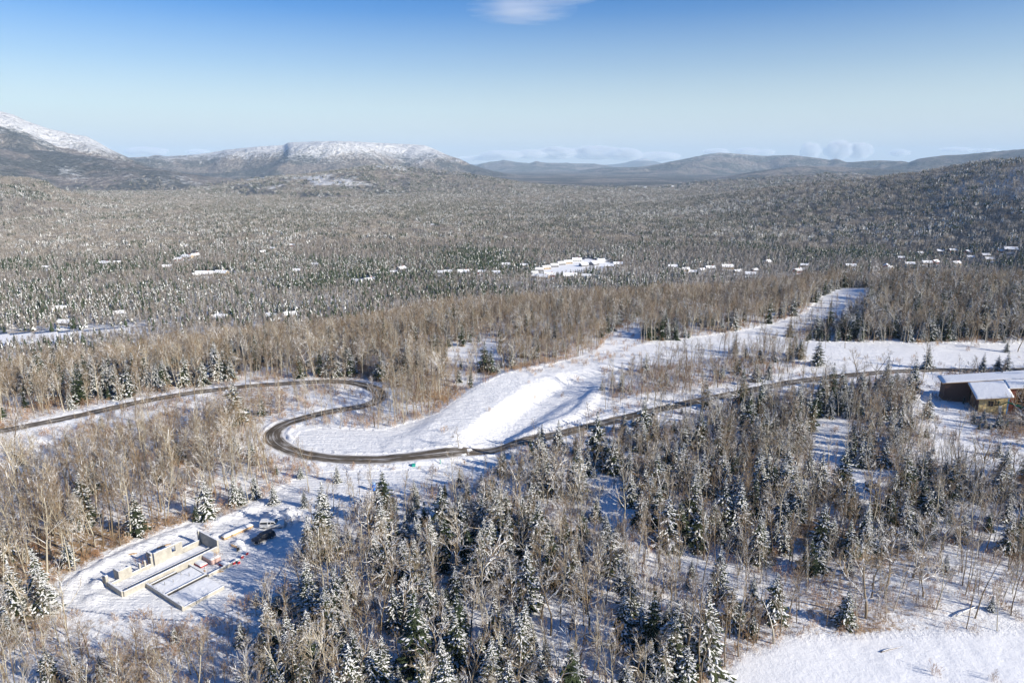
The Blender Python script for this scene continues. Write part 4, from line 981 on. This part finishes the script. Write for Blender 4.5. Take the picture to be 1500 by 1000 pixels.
mb=MB(); mb.box(-.3,.3,-.25,.25,.15,.7); mb.build('body',[M['rubber']],e,bevel=.04); mb=MB(); mb.bar((-.3,.2,.3),(-.3,.2,1.1),.05); mb.bar((.3,.2,.3),(.3,.2,1.1),.05); mb.bar((-.3,.2,1.1),(.3,.2,1.1),.05); mb.build('handle',[M['rubber']],e)
mb=MB()
for s_ in (-1,1): mb.tube([(-.2*1,s_*.28,.15),(-.2,s_*.34,.15)],[.15,.15],12)
mb.build('wheels',[M['rubber']],e)
mb=MB(); r=random.Random(12)
for k in range(26): x=r.uniform(.2,18.2); mb.tube([(x,-.15,1.3),(x+r.uniform(-.03,.03),-.15,1.3+r.uniform(.3,.5))],[.02,.02],4,2)
for k in range(14): y=-r.uniform(.6,12); mb.tube([(4.05,y,.9),(4.05,y,1.4)],[.02,.02],4,2)
mb.build('rebar',C_,fnd)
for i,(a_,b_,L_,an_,l_) in enumerate([(318,838,2.6,.3,'loose plank lying right of the low stem walls'),(210,858,2.2,1.2,'loose plank lying at the near end of the foundation'),(240,800,3.0,.8,'loose plank on the snow behind the tall side wall'),(345,800,3.2,2.6,'loose plank between the foundation and the black suv'),(300,838,1.8,2.0,'short plank on the snow beside the slab corner'),(192,812,2.4,.5,'loose plank by the track behind the foundation')]):
    p=at(a_,b_); e=MB(); e.box(-L_/2,L_/2,-.14,.14,.02,.10); e.box(-L_/2+.3,L_/2-.5,.16,.42,.02,.09); o=e.build('plank',[M['lumber']],None,bevel=.01); o.location=(p.x,p.y,gz_(p.x,p.y)+.06); o.rotation_euler=(0,.03,an_); tag(o,l_,'plank')
# long lumber stack
a=at(326,790); b=at(369,771); d=b-a; ang=math.atan2(d.y,d.x); L=d.length; c=(a+b)/2
e=empty('lumber_stack',(c.x,c.y,gz_(c.x,c.y)+.05),ang); tag(e,'long stack of pale lumber topped with snow behind the pickups','lumber stack')
mb=MB(); r=random.Random(3)
for k in range(3):
    for j in range(5): mb.box(-L/2+r.uniform(0,.15),L/2-r.uniform(0,.2),-.75+.3*j+.01,-.75+.3*j+.29,.15+.17*k,.15+.17*k+.16)
mb.build('boards',[M['lumber']],e)
mb=MB()
for x in (-L*.4,-L*.13,L*.13,L*.4): mb.box(x-.07,x+.07,-.8,.8,-.3,.148)
mb.build('skid',[M['lumber']],e); mb=MB(); cap(mb,-L/2+.05,L/2-.1,-.80,.78,.655,.28); mb.build('snow_cover',[M['snow']],e,True)

# ------------------------------------------------------------------ vehicles
def vehicle(name,label,loc,ang,L,W,prof,glass,paint,wx,cat,snowtop=None,bed=None):
    """prof: side outline (x,z); glass: list of side window outlines; wx wheel positions"""
    e=empty(name,loc,ang); tag(e,label,cat)
    mb=MB(); n=len(prof); lay=[(-W/2,.0,0),(-W/2+.08,.0,1),(W/2-.08,0,1),(W/2,0,0)]
    zs=[p[1] for p in prof]; zm=max(zs)
    vs=[]
    for y,_,full in lay:
        for x,z in prof:
            k=1.0 if full else .97; t=max(0,(z-1.0)/(zm-1.0)) if zm>1.0 else 0
            yy=y*(1-.13*t); vs.append((x*k,yy,z if full else (z-.04 if z>.6 else z)))
    f=[tuple(range(n-1,-1,-1)),tuple(3*n+i for i in range(n))]
    for l in range(3):
        for i in range(n): j=(i+1)%n; f.append((l*n+i,l*n+j,(l+1)*n+j,(l+1)*n+i))
    mb.add(vs,f); body=mb.build('body',[paint],e,bevel=.03)
    def side(x,z,s,o=.012):
        t=max(0,(z-1.0)/(zm-1.0)); return (x,s*((W/2)*(1-.13*t)+o),z)
    for w in glass['side']:
        for s in (-1,1):
            g=MB(); q=[side(x,z,s,.012) for x,z in w]+[side(x,z,s,-.03) for x,z in w]; m_=len(w); g.add(q,[tuple(range(m_)),tuple(range(2*m_-1,m_-1,-1))]+[(i,(i+1)%m_,m_+(i+1)%m_,m_+i) for i in range(m_)]); g.build('side_window',[M['glass']],e)
    for nm,(x0,z0,x1,z1) in glass['ends'].items():
        g=MB(); dx,dz=x1-x0,z1-z0; l=math.hypot(dx,dz); nx,nz=-dz/l,dx/l
        if nz<0: nx,nz=-nx,-nz
        if abs(nz)<.05: nx=1 if x0>0 else -1
        w0=W/2*.86; w1=W/2*.80; o=.02
        q=[(x0+nx*o,-w0,z0+nz*o),(x0+nx*o,w0,z0+nz*o),(x1+nx*o,w1,z1+nz*o),(x1+nx*o,-w1,z1+nz*o)]; q2=[(a-nx*.05,b,c_-nz*.05) for a,b,c_ in q]
        g.add(q+q2,[(0,1,2,3),(7,6,5,4),(0,4,5,1),(1,5,6,2),(2,6,7,3),(3,7,4,0)]); g.build(nm,[M['glass']],e)
    for x in wx:
        for s in (-1,1):
            g=MB(); g.tube([(x,s*(W/2-.24),.39),(x,s*(W/2-.02),.39)],[.39,.39],18); t=g.build('wheel',[M['rubber']],e,bevel=.02); g=MB(); g.tube([(x,s*(W/2-.05),.39),(x,s*(W/2+.005),.39)],[.22,.20],12); g.build('rim',[M['chrome']],t)
    for s in (-1,1):
        g=MB(); g.box(L/2-.10,L/2+.005,s*(W/2-.30)-.16,s*(W/2-.30)+.16,.72,.90); g.build('headlight',[M['white']],e); g=MB(); g.box(-L/2-.015,-L/2+.05,s*(W/2-.16)-.09,s*(W/2-.16)+.09,.75,1.0); g.build('tail_light',[M['tail']],e)
        g=MB(); g.box(.78,.95,s*(W/2+.10)-.10,s*(W/2+.10)+.10,1.08,1.25); g.build('mirror',[M['rubber']],e,bevel=.02)
    g=MB(); g.box(L/2-.06,L/2+.06,-W/2+.05,W/2-.05,.42,.62); g.build('front_bumper',[M['chrome']],e,bevel=.02); g=MB(); g.box(-L/2-.08,-L/2+.03,-W/2+.05,W/2-.05,.45,.62); g.build('rear_bumper',[M['chrome']],e,bevel=.02)
    if snowtop:
        g=MB(); x0,x1,z=snowtop; cap(g,x0,x1,-W/2*.78,W/2*.78,z,.08); g.build('snow_cover',[M['snow']],e,True)
    return e
a=at(384,772); b=at(416,770.5); ang=math.atan2((b-a).y,(b-a).x); c=(a+b)/2
vehicle('pickup_truck','white pickup truck with a capped bed parked by the snow pile',(c.x,c.y,gz_(c.x,c.y)-.02),ang,5.9,1.98,
 [(-2.95,.42),(-2.95,1.05),(-2.9,1.15),(-2.82,1.88),(-.95,1.92),(-.9,1.86),(.55,1.88),(1.15,1.22),(2.72,1.10),(2.93,.95),(2.95,.42)],
 dict(side=[[(-2.72,1.25),(-2.68,1.70),(-1.1,1.74),(-1.08,1.25)],[(-.85,1.25),(-.82,1.70),(-.28,1.70),(-.25,1.25)],[(-.15,1.25),(-.13,1.70),(.45,1.70),(.88,1.25)]],
   ends=dict(windshield=(1.12,1.27,.60,1.80),rear_window=(-2.895,1.3,-2.84,1.75))),M['white_paint'],(-1.85,1.95),'pickup')
a=at(375,795); b=at(397,786); ang=math.atan2((a-b).y,(a-b).x); c=(a+b)/2
vehicle('suv','black suv parked beside the white pickup on the snowy site',(c.x,c.y,gz_(c.x,c.y)-.02),ang,5.2,1.95,
 [(-2.6,.42),(-2.6,1.05),(-2.35,1.76),(-2.2,1.80),(.35,1.80),(1.0,1.16),(2.35,1.05),(2.58,.88),(2.6,.42)],
 dict(side=[[(-2.15,1.18),(-2.0,1.66),(-1.3,1.68),(-1.3,1.18)],[(-1.2,1.18),(-1.2,1.68),(-.4,1.68),(-.4,1.18)],[(-.3,1.18),(-.3,1.68),(.28,1.66),(.74,1.18)]],
   ends=dict(windshield=(.97,1.2,.42,1.73),rear_window=(-2.56,1.18,-2.38,1.68))),M['black_paint'],(-1.6,1.65),'suv')
a=at(975,599.5); b=at(996,596.5); ang=math.atan2((b-a).y,(b-a).x); c=(a+b)/2
vehicle('car','dark car driving along the upper stretch of road',(c.x,c.y,gz_(c.x,c.y)+.10),ang,4.9,1.9,
 [(-2.45,.40),(-2.45,1.0),(-2.2,1.62),(-2.0,1.68),(.3,1.68),(.95,1.08),(2.2,.98),(2.43,.85),(2.45,.40)],
 dict(side=[[(-2.0,1.1),(-1.85,1.54),(-1.1,1.56),(-1.1,1.1)],[(-1.0,1.1),(-1.0,1.56),(-.3,1.56),(-.3,1.1)],[(-.2,1.1),(-.2,1.56),(.22,1.54),(.68,1.1)]],
   ends=dict(windshield=(.92,1.12,.37,1.62),rear_window=(-2.41,1.1,-2.23,1.56))),M['black_paint'],(-1.5,1.5),'car',snowtop=(-1.5,.1,1.68))

# ------------------------------------------------------------------ small site furniture
p=at(547,718); e=empty('portable_toilet',(p.x,p.y,gz_(p.x,p.y)),-.3); tag(e,'blue portable toilet on the snow below the road curve','portable toilet')
mb=MB(); mb.box(-.56,.56,-.56,.56,.12,2.05); mb.build('cabin',[M['blue_plastic']],e,bevel=.05)
mb=MB(); mb.add([(-.6,-.6,2.05),(.6,-.6,2.05),(.6,.6,2.05),(-.6,.6,2.05),(-.5,-.5,2.25),(.5,-.5,2.25),(.5,.5,2.25),(-.5,.5,2.25)],[(0,3,2,1),(4,5,6,7),(0,1,5,4),(1,2,6,5),(2,3,7,6),(3,0,4,7)]); mb.build('roof',[plain('pale_blue_roof',(.35,.5,.7),.5)],e,bevel=.03)
mb=MB(); mb.box(-.40,.40,-.60,-.565,.2,1.95); d=mb.build('door',[M['blue_plastic']],e,bevel=.01); mb=MB(); mb.box(.28,.34,-.65,-.60,1.0,1.15); mb.build('handle',[M['white']],d)
mb=MB(); mb.box(-.6,.6,-.05,.05,-.1,.12); mb.box(-.6,-.5,-.6,.6,-.1,.12); mb.box(.5,.6,-.6,.6,-.1,.12); mb.build('skid',[M['rubber']],e)
p=at(606,682.5); e=empty('utility_box',(p.x,p.y,gz_(p.x,p.y)),.2); tag(e,'low teal utility box on the snow beside the road','utility box')
mb=MB(); mb.box(-.5,.5,-.4,.4,-.1,.65); mb.build('cabinet',[M['teal']],e,bevel=.04); mb=MB(); mb.box(-.55,.55,-.45,.45,.65,.73); mb.build('lid',[M['teal']],e,bevel=.02)
p=at(645,679); e=empty('marker_post',(p.x,p.y,gz_(p.x,p.y))); tag(e,'slim teal marker post beside the driveway entrance','post')
mb=MB(); mb.tube([(0,0,-.2),(0,0,1.5)],[.11,.11],10); mb.build('post',[M['teal']],e); mb=MB(); mb.tube([(0,0,1.5),(0,0,1.62)],[.13,.05],10); mb.build('post_cap',[M['white']],e)
# boulder and log on the right
p=at(1276,712); mb=MB(); r=random.Random(8); bm=bmesh.new(); bmesh.ops.create_icosphere(bm,subdivisions=3,radius=1)
for v in bm.verts:
    k=1+.22*float(vnoise([v.co.x*1.7+3],[v.co.y*1.7+v.co.z*1.3],4)[0]); v.co=Vector((v.co.x*1.7*k,v.co.y*1.3*k,v.co.z*1.25*k))
me=bpy.data.meshes.new('boulder'); bm.to_mesh(me); bm.free(); me.materials.append(M['rock_snow']); o=link(bpy.data.objects.new('boulder',me)); o.location=(p.x,p.y,gz_(p.x,p.y)+.6); tag(o,'large snow-capped brown boulder in the clearing below the timber house','boulder')
def log(pa,pb,r0,label,h=.2,mat='log_snow'):
    a=at(*pa); b=at(*pb); a.z=gz_(a.x,a.y)+h; b.z=gz_(b.x,b.y)+h*.8; pts=[a.lerp(b,t)+Vector((0,0,.12*math.sin(t*5))) for t in np.linspace(0,1,7)]
    mb=MB(); mb.tube(pts,list(np.linspace(r0,r0*.55,7)),8); o=mb.build('fallen_log',[M[mat]],None,True); tag(o,label,'log')
log((1266,716),(1284,727),.34,'dark fallen log lying in front of the snow-capped boulder',.35)
log((915,975),(992,925),.24,'long snowy fallen trunk leaning through the lower right of the thicket',1.3,'bark_pale')
log((1290,955),(1322,946),.13,'thin fallen log at the edge of the snowy pond',.1)
log((1400,905),(1432,888),.16,'short snowy fallen trunk right of the pond edge',.5,'bark_pale')
# blue tarp scrap
p=at(704,768); mb=MB(); r=random.Random(2); g=[[(x*.4+r.uniform(-.05,.05),y*.35+r.uniform(-.05,.05),.9-.12*(x*x+y*y)+r.uniform(-.1,.1)) for x in range(-2,3)] for y in range(-2,3)]
vs=[v for row in g for v in row]; vs2=[(v[0],v[1],v[2]-.04) for v in vs]; f=[(j*5+i,j*5+i+1,(j+1)*5+i+1,(j+1)*5+i) for j in range(4) for i in range(4)]; mb.add(vs+vs2,f+[tuple(25+k for k in q[::-1]) for q in f]); o=mb.build('tarp',[M['blue_plastic']]); o.location=(p.x,p.y,gz_(p.x,p.y)); tag(o,'small crumpled blue tarp among the trees of the thicket','tarp')

# ------------------------------------------------------------------ timber house under construction
HA=math.radians(-16); HO=at(1432,603); HO.z=gz_(HO.x,HO.y)+.5
hs_=empty('timber_house',HO,HA); tag(hs_,'unfinished timber house with a sloping snowy roof at the right edge','house')
def hz(x): return 4.93+.16*x        # roof underside of the front wing
mb=MB(); mb.prism([(0,-.6),(8.6,-.6),(8.6,hz(8.6)),(0,hz(0))],0,.25,0,'y'); 
fw=mb.build('front_wall',[M['plywood']],hs_)
mb=MB(); mb.prism([(.25,-.6),(9.0,-.6),(9.0,0.0),(.25,0.0)],.26,9,0,'y'); mb.build('floor_deck',[M['lumber']],hs_)
mb=MB(); mb.prism([(.253,-.6),(8.9,-.6),(8.9,4.95+.27*8.9),(.253,4.95+.27*.253)],0,.25,0,'x'); mb.build('side_wall',[M['brown_wood']],hs_)['label']='shaded brown side wall'
mb=MB(); mb.prism([(.253,-.6),(8.9,-.6),(8.9,6.25+.27*8.9),(.253,6.25+.27*.253)],8.35,8.6,0,'x'); mb.build('side_wall',[M['osb_red']],hs_)
mb=MB(); mb.box(8.62,8.95,-.02,.30,-.5,hz(8.6)-.05); mb.build('blue_wrap_strip',[M['blue_wrap']],hs_)
mb=MB(); mb.box(9.4,9.7,4,9.2,-.6,hz(10.2)+.6); mb.box(9.7,12.2,4,4.25,-.6,hz(10.2)+.9); mb.build('red_wall',[M['osb_red']],hs_)
mb=MB(); mb.box(12.2,12.42,3.95,4.3,-.6,hz(10.2)+.9); mb.build('corner_post',[M['lumber']],hs_)
mb=MB(); mb.box(2.9,4.3,-.06,-.003,2.1,3.7); w=mb.build('window',[M['glass']],hs_); mb=MB()
for q in ((2.8,2.9,2.0,3.8),(4.3,4.4,2.0,3.8),(2.9,4.3,2.0,2.1),(2.9,4.3,3.7,3.8),(3.57,3.63,2.1,3.7)): mb.box(q[0],q[1],-.10,-.065,q[2],q[3])
mb.build('window_frame',[M['brown_wood']],w)
mb=MB(); mb.box(6.1,7.1,-.05,-.003,-.1,2.5); d=mb.build('door',[M['white']],hs_); mb=MB(); mb.box(6.9,6.98,-.12,-.05,1.1,1.25); mb.build('handle',[M['chrome']],d)
mb=MB()
for x in (1.4,2.6,4.8,5.6,7.5): mb.box(x,x+.07,-.03,-.002,-.5,hz(x)-.15)
mb.build('battens',[M['lumber']],hs_)
def roof(name,x0,x1,y0,y1,zf,th=.28,parent=hs_,lab=None):
    mb=MB(); c=[(x0,y0),(x1,y0),(x1,y1),(x0,y1)]; mb.add([(x,y,zf(x,y)) for x,y in c]+[(x,y,zf(x,y)+th) for x,y in c],[(0,3,2,1),(4,5,6,7),(0,1,5,4),(1,2,6,5),(2,3,7,6),(3,0,4,7)]); o=mb.build(name,[M['lumber']],parent)
    nx,ny=26,14; r=random.Random(6); vs=[]
    for j in range(ny+1):
        for i in range(nx+1):
            x=x0-.05+(x1-x0+.1)*i/nx; y=y0-.05+(y1-y0+.1)*j/ny; ed=i in(0,nx) or j in(0,ny); vs.append((x,y,zf(x,y)+th+(.12 if ed else .30)+r.uniform(-.03,.03)))
    n=len(vs); vb=[(v[0],v[1],zf(v[0],v[1])+th+.003) for v in vs]; W_=nx+1
    f=[(j*W_+i,j*W_+i+1,(j+1)*W_+i+1,(j+1)*W_+i) for j in range(ny) for i in range(nx)]
    ring=[i for i in range(nx+1)]+[j*W_+nx for j in range(1,ny+1)]+[ny*W_+i for i in range(nx-1,-1,-1)]+[j*W_ for j in range(ny-1,0,-1)]
    f+=[(n+a,n+c,c,a) for a,c in zip(ring,ring[1:]+ring[:1])]
    s=MB(); s.add(vs+vb,f); s.build('roof_snow',[M['snow']],o,True); return o
ZP=lambda x,y: 4.95+.16*x+.27*y
roof('wing_roof',-1.5,9.6,-1.6,9.0,ZP)
roof('main_roof',-9.5,30,9.03,16.0,lambda x,y: ZP(x,9)+.35+.10*(y-9))
roof('step_roof',9.65,15.5,3.4,9.0,lambda x,y: ZP(x,y)+.15)
mb=MB(); mb.box(-8.2,-7.9,9.9,15.2,-.6,6.3); mb.prism([(-7.897,-.6),(-.05,-.6),(-.05,ZP(0,9)+.35),(-7.897,ZP(-7.9,9)+.35)],9.9,10.15,0,'y'); mb.build('brown_wall',[M['brown_wood']],hs_)
mb=MB(); mb.prism([(9.8,-.6),(28,-.6),(28,ZP(28,9)+.3),(9.8,ZP(9.8,9)+.3)],9.9,10.15,0,'y'); mb.prism([(-7.85,-.6),(28,-.6),(28,ZP(28,9)+.9),(-7.85,ZP(-7.85,9)+.9)],14.9,15.15,0,'y'); mb.build('rear_wall',[M['brown_wood']],hs_)
mb=MB()
for x in (13.2,16,18.8,21.6): mb.box(x,x+.2,5,5.2,-.5,6.2); mb.box(x,x+.2,8.6,8.8,-.5,7)
for z in (2.2,4.4): mb.box(13,22,5.02,5.18,z,z+.2); mb.box(13,22,8.62,8.78,z,z+.2)
mb.bar((13.3,5.1,0),(16,5.1,2.2),.15); mb.bar((16,5.1,2.2),(18.8,5.1,0),.15); mb.build('open_framing',[M['lumber']],hs_)
# boom lift
def hw(x,y,z): return HO+Matrix.Rotation(HA,3,'Z')@Vector((x,y,z))
bl=empty('boom_lift',hw(17,-7,0)); bl.location.z=gz_(bl.location.x,bl.location.y); tag(bl,'green boom lift reaching its work basket to the front of the timber house','boom lift')
def lp(x,y,z): return hw(x,y,z)-bl.location
mb=MB(); mb.box(-1.6,1.6,-1.0,1.0,.5,1.5); mb.build('chassis',[M['green']],bl,bevel=.08)
for sx_ in(-1.1,1.1):
    for sy_ in(-1.05,1.05): mb=MB(); mb.tube([(sx_,sy_-.18,.5),(sx_,sy_+.18,.5)],[.5,.5],16); mb.build('wheel',[M['rubber']],bl)
mb=MB(); mb.bar((0,0,1.5),lp(16.5,-6.4,2.6),.8,.6); mb.build('turret',[M['green']],bl)
mb=MB(); mb.bar(lp(16.5,-6.4,2.4),lp(7.6,-2.2,4.6),.42,.46); mb.build('lower_boom',[M['green']],bl)
mb=MB(); mb.bar(lp(7.6,-2.2,4.6),lp(5.9,-1.6,3.2),.26,.30); mb.build('jib',[M['green']],bl)
mb=MB()
BX,BY,BZ=4.9,-1.5,3.0
mb.bar(lp(BX-.9,BY,BZ),lp(BX+.9,BY,BZ),.85,.08)
for zz in (.55,1.05):
    for q in (((-.9,-.42),(.9,-.42)),((-.9,.42),(.9,.42)),((-.9,-.42),(-.9,.42)),((.9,-.42),(.9,.42))): mb.bar(lp(BX+q[0][0],BY+q[0][1],BZ+zz),lp(BX+q[1][0],BY+q[1][1],BZ+zz),.05)
for q in ((-.9,-.42),(.9,-.42),(-.9,.42),(.9,.42)): mb.bar(lp(BX+q[0],BY+q[1],BZ),lp(BX+q[0],BY+q[1],BZ+1.08),.05)
mb.build('basket',[M['rubber']],bl)
# people
def person(loc,ang,label,jacket,pants,reach):
    J=dict(p=(0,0,.95),s=(0,0,1.2),c=(0,0,1.38),n=(0,0,1.50),h=(0.02,0,1.62),t=(.02,0,1.74),
      sl=(0,.19,1.42),el=(.10,.27,1.18),wl=(.32,.22,1.22+reach*.3),hl=(.40,.20,1.26+reach*.4),sr=(0,-.19,1.42),er=(.08,-.27,1.16),wr=(.30,-.20,1.10),hr=(.38,-.18,1.12),
      kl=(.05,.11,.50),al=(0,.12,.09),fl=(.16,.13,.04),kr=(.03,-.11,.50),ar=(-.03,-.12,.09),fr=(.13,-.13,.04))
    R=dict(p=.15,s=.135,c=.16,n=.062,h=.095,t=.08,sl=.08,el=.058,wl=.042,hl=.045,sr=.08,er=.058,wr=.042,hr=.045,kl=.078,al=.052,fl=.045,kr=.078,ar=.052,fr=.045)
    E=[('p','s'),('s','c'),('c','n'),('n','h'),('h','t'),('c','sl'),('sl','el'),('el','wl'),('wl','hl'),('c','sr'),('sr','er'),('er','wr'),('wr','hr'),('p','kl'),('kl','al'),('al','fl'),('p','kr'),('kr','ar'),('ar','fr')]
    K=list(J); me=bpy.data.meshes.new('person'); me.from_pydata([J[k] for k in K],[(K.index(a),K.index(b)) for a,b in E],[]); o=link(bpy.data.objects.new('person',me)); o.location=loc; o.rotation_euler=(0,0,ang)
    md=o.modifiers.new('skin','SKIN'); sd=o.modifiers.new('sub','SUBSURF'); sd.levels=1; sd.render_levels=1
    for i,k in enumerate(K): me.skin_vertices[0].data[i].radius=(R[k],R[k]*(1.25 if k in 'psc' else 1))
    me.skin_vertices[0].data[0].use_root=True
    m,nt,b=new_mat('worker_clothes'); sx=nt.nodes.new('ShaderNodeSeparateXYZ'); nt.links.new(objco(nt),sx.inputs[0])
    c=ramp(nt,mth(nt,'DIVIDE',sx.outputs[2],2.0),[(0,(.02,.02,.02)),(.06,pants),(.46,jacket),(.755,(.45,.27,.19))],'CONSTANT'); nt.links.new(c,b.inputs['Base Color']); b.inputs['Roughness'].default_value=.9; me.materials.append(m)
    tag(o,label,'person'); g=MB(); g.tube([(.02,0,1.66),(.02,0,1.74),(.02,0,1.81)],[.125,.115,.04],12); g.build('helmet',[M['yellow'] if reach else M['white']],o,True)
person(hw(BX-.4,BY,BZ+.06),HA+1.4,'worker in dark clothes on the left of the lift basket',(.02,.025,.035),(.02,.02,.03),1)
person(hw(BX+.4,BY,BZ+.06),HA+1.7,'worker in dark green jacket on the right of the lift basket',(.02,.08,.05),(.03,.03,.04),0)
# small excavator at the left of the house
p=at(1391,576); ex=empty('excavator',(p.x,p.y,gz_(p.x,p.y)),.5); tag(ex,'black and yellow mini excavator behind the snow bank left of the timber house','excavator')
for s in (-1,1):
    mb=MB(); mb.prism([(-1.5,.35),(-1.2,.05),(1.2,.05),(1.5,.35),(1.2,.7),(-1.2,.7)],s*.85-.2,s*.85+.2,0,'y'); mb.build('track',[M['rubber']],ex,bevel=.04)
mb=MB(); mb.box(-1.4,1.1,-.9,.9,.75,1.5); mb.build('body',[M['yellow']],ex,bevel=.08)
mb=MB(); mb.box(-.3,.9,0.05,.85,1.5,2.7); mb.build('cab',[M['black_paint']],ex,bevel=.06); mb=MB(); mb.box(.2,.905,.1,.80,1.7,2.55); mb.build('cab_window',[M['glass']],ex)
mb=MB(); mb.bar((1.0,-.3,1.2),(2.6,-.3,3.0),.3,.35); mb.build('boom',[M['yellow']],ex); mb=MB(); mb.bar((2.6,-.3,3.0),(3.7,-.3,1.3),.24,.28); mb.build('stick',[M['yellow']],ex); mb=MB(); mb.prism([(3.5,1.4),(4.0,1.0),(3.7,.4),(3.2,.6)],-.7,.1,0,'y'); mb.build('bucket',[M['rubber']],ex)

# ------------------------------------------------------------------ valley houses
PLACE=dict(farm='at the small farm clearing left of centre in the valley',longfield='along the long snowy field left of centre in the valley',leftwood='scattered in the left valley woods',near='in the woods beyond the left road',
 midleft='in the small clearing left of the valley middle',row='in the row of houses in the middle of the valley',complex='in the large snowy clearing in the middle of the valley',complexfront='in the row just in front of the large snowy clearing',
 farmid='in the forest high above the valley middle',farhill='white speck on the far hillside below the mountains',village='in the village right of the large snowy clearing',villagemid='standing apart between the two villages',villageright='in the village at the right edge of the valley')
COLN=dict(tan='tan',grey='grey',red='red',white='white'); SZ=lambda L:'small' if L<14 else ('long' if L>=20 else 'mid-sized')
def valley_house(px,py,L,ang,ck,place,i):
    L=L*.85; p=at(px,py); e=empty('house',(p.x,p.y,gz_(p.x,p.y)-.3),(ang*1.7-.5) if ang else 0.05)
    near=[h for h in HOUSES if h[5]==place]; k=sorted(near,key=lambda h:h[0]).index(HOUSES[i]); N=len(near)
    order=['first','second','third','fourth','fifth','sixth','seventh','eighth','ninth','tenth','eleventh','twelfth','thirteenth','fourteenth','fifteenth','sixteenth']
    pos='only' if N==1 else 'leftmost' if k==0 else 'rightmost' if k==N-1 else order[k]+' from the left'
    tag(e,('%s %s snow-roofed house, %s %s'%(SZ(L),COLN[ck],pos,PLACE[place])),'house','houses '+PLACE[place])
    while len(e['label'].split())>16: e['label']=e['label'].replace(' snow-roofed','',1) if 'snow-roofed' in e['label'] else e['label'].rsplit(' ',1)[0]
    W=min(L*.62,11); h=3.6+(.8 if L>17 else 0); rg=h+W*.30; wm=dict(tan=M['tan'],grey=M['grey'],red=M['redw'],white=M['white'])[ck]
    mb=MB(); mb.prism([(-W/2,-.5),(W/2,-.5),(W/2,h),(0,rg-.05),(-W/2,h)],-L/2,L/2,0,'x'); mb.build('walls',[wm],e)
    mb=MB()
    for s in (-1,1):
        q=[(s*(W/2+.7),h-.42),(0,rg),(0,rg+.55),(s*(W/2+.7),h+.10)]; mb.prism(q if s<0 else q[::-1],-L/2-.6,L/2+.6,0,'x')
    mb.build('roof',[M['snow']],e)
    if L>15: mb=MB(); mb.box(L*.2,L*.2+1,-.5,.5,rg-.5,rg+1.8); mb.build('chimney',[M['redw']],e)
    mb=MB()
    for s in (-1,1):
        for x in np.linspace(-L*.36,L*.36,3 if L<16 else 4): mb.box(x-.6,x+.6,s*(W/2)-.03,s*(W/2)+.03,1.2,2.6)
    mb.build('windows',[M['glass']],e)
for i,h in enumerate(HOUSES): valley_house(*h,i)

# ------------------------------------------------------------------ clouds
def cloud(name,label,loc,size,dens,sc,thr,ang=0,seed=0,group=None,soft=.16):
    bm=bmesh.new(); bmesh.ops.create_icosphere(bm,subdivisions=4,radius=1.0); me=bpy.data.meshes.new(name); bm.to_mesh(me); bm.free()
    o=link(bpy.data.objects.new(name,me)); o.location=loc; o.scale=size; o.rotation_euler=(0,0,ang); tag(o,label,'cloud',group)
    mt=bpy.data.materials.new(name+'_vapour'); mt.use_nodes=True; nt=mt.node_tree; nt.nodes.clear()
    co=nt.nodes.new('ShaderNodeTexCoord').outputs['Object']; ln=nt.nodes.new('ShaderNodeVectorMath'); ln.operation='LENGTH'; nt.links.new(co,ln.inputs[0])
    mp=nd(nt,'ShaderNodeMapping'); mp.inputs['Scale'].default_value=sc; mp.inputs['Location'].default_value=(seed*3.7,seed*1.3,0); nt.links.new(co,mp.inputs[0])
    n=noise(nt,1.0,6,.6,mp.outputs[0]); f=mth(nt,'SUBTRACT',n,mth(nt,'MULTIPLY',ln.outputs['Value'],.42)); r=nt.nodes.new('ShaderNodeMapRange'); r.inputs[1].default_value=thr; r.inputs[2].default_value=thr+soft; nt.links.new(f,r.inputs[0])
    pv=nt.nodes.new('ShaderNodeVolumePrincipled'); pv.inputs['Color'].default_value=(.97,.98,1,1); nt.links.new(mth(nt,'MULTIPLY',r.outputs[0],dens),pv.inputs['Density'])
    out=nt.nodes.new('ShaderNodeOutputMaterial'); nt.links.new(pv.outputs[0],out.inputs['Volume']); me.materials.append(mt)
def sky_at(px,py,D):
    x,y,z=[float(v) for v in pix_dir(px,py)]; return Vector((x/y*D,D,CAM_H+z/y*D))
cloud('wispy_cloud','thin white wisp of cloud high in the blue sky',sky_at(764,14,20000),(1500,1700,330),.0006,(1.6,4.2,5.0),.10,.0,1,soft=.45)
cloud('wispy_cloud','faint thin cloud streak at the top edge of the sky',sky_at(838,-2,20000),(700,800,90),.0008,(1.2,1.8,2.0),.05,.0,2,soft=.5)
CL=[(735,227,40,6),(775,226,34,6),(815,224,38,8),(872,224,52,9),(915,226,38,8),(960,229,46,6),(1048,222,26,4),(1094,222,24,5),(1122,223,18,4),(1187,221,20,11),(1228,220,26,13),(1258,221,26,11),(1318,224,20,5),(1400,219,30,3),(1440,221,30,3),(215,222,40,6),(290,223,22,4),(700,232,50,3)]
for i,(a,b,w,h) in enumerate(CL):
    D=56000+1500*(i%4); s=D/FPX; k=sky_at(a,b,D)
    side='left end' if a<600 else 'middle' if a<1000 else 'right part'
    nm=['first','second','third','fourth','fifth','sixth','seventh','eighth','ninth'][i%9 if i<6 else (i-6)%9 if i<15 else i-15]
    o=cloud('cloud','small pale cloud above the far mountains, %s of the %s of the horizon'%(nm,side),k,(w*s*.8,w*s*.6,h*s*1.15),.004,(2.2,2.2,1.6),.06,0,i+3,'small clouds lined up along the horizon')
haze_box()
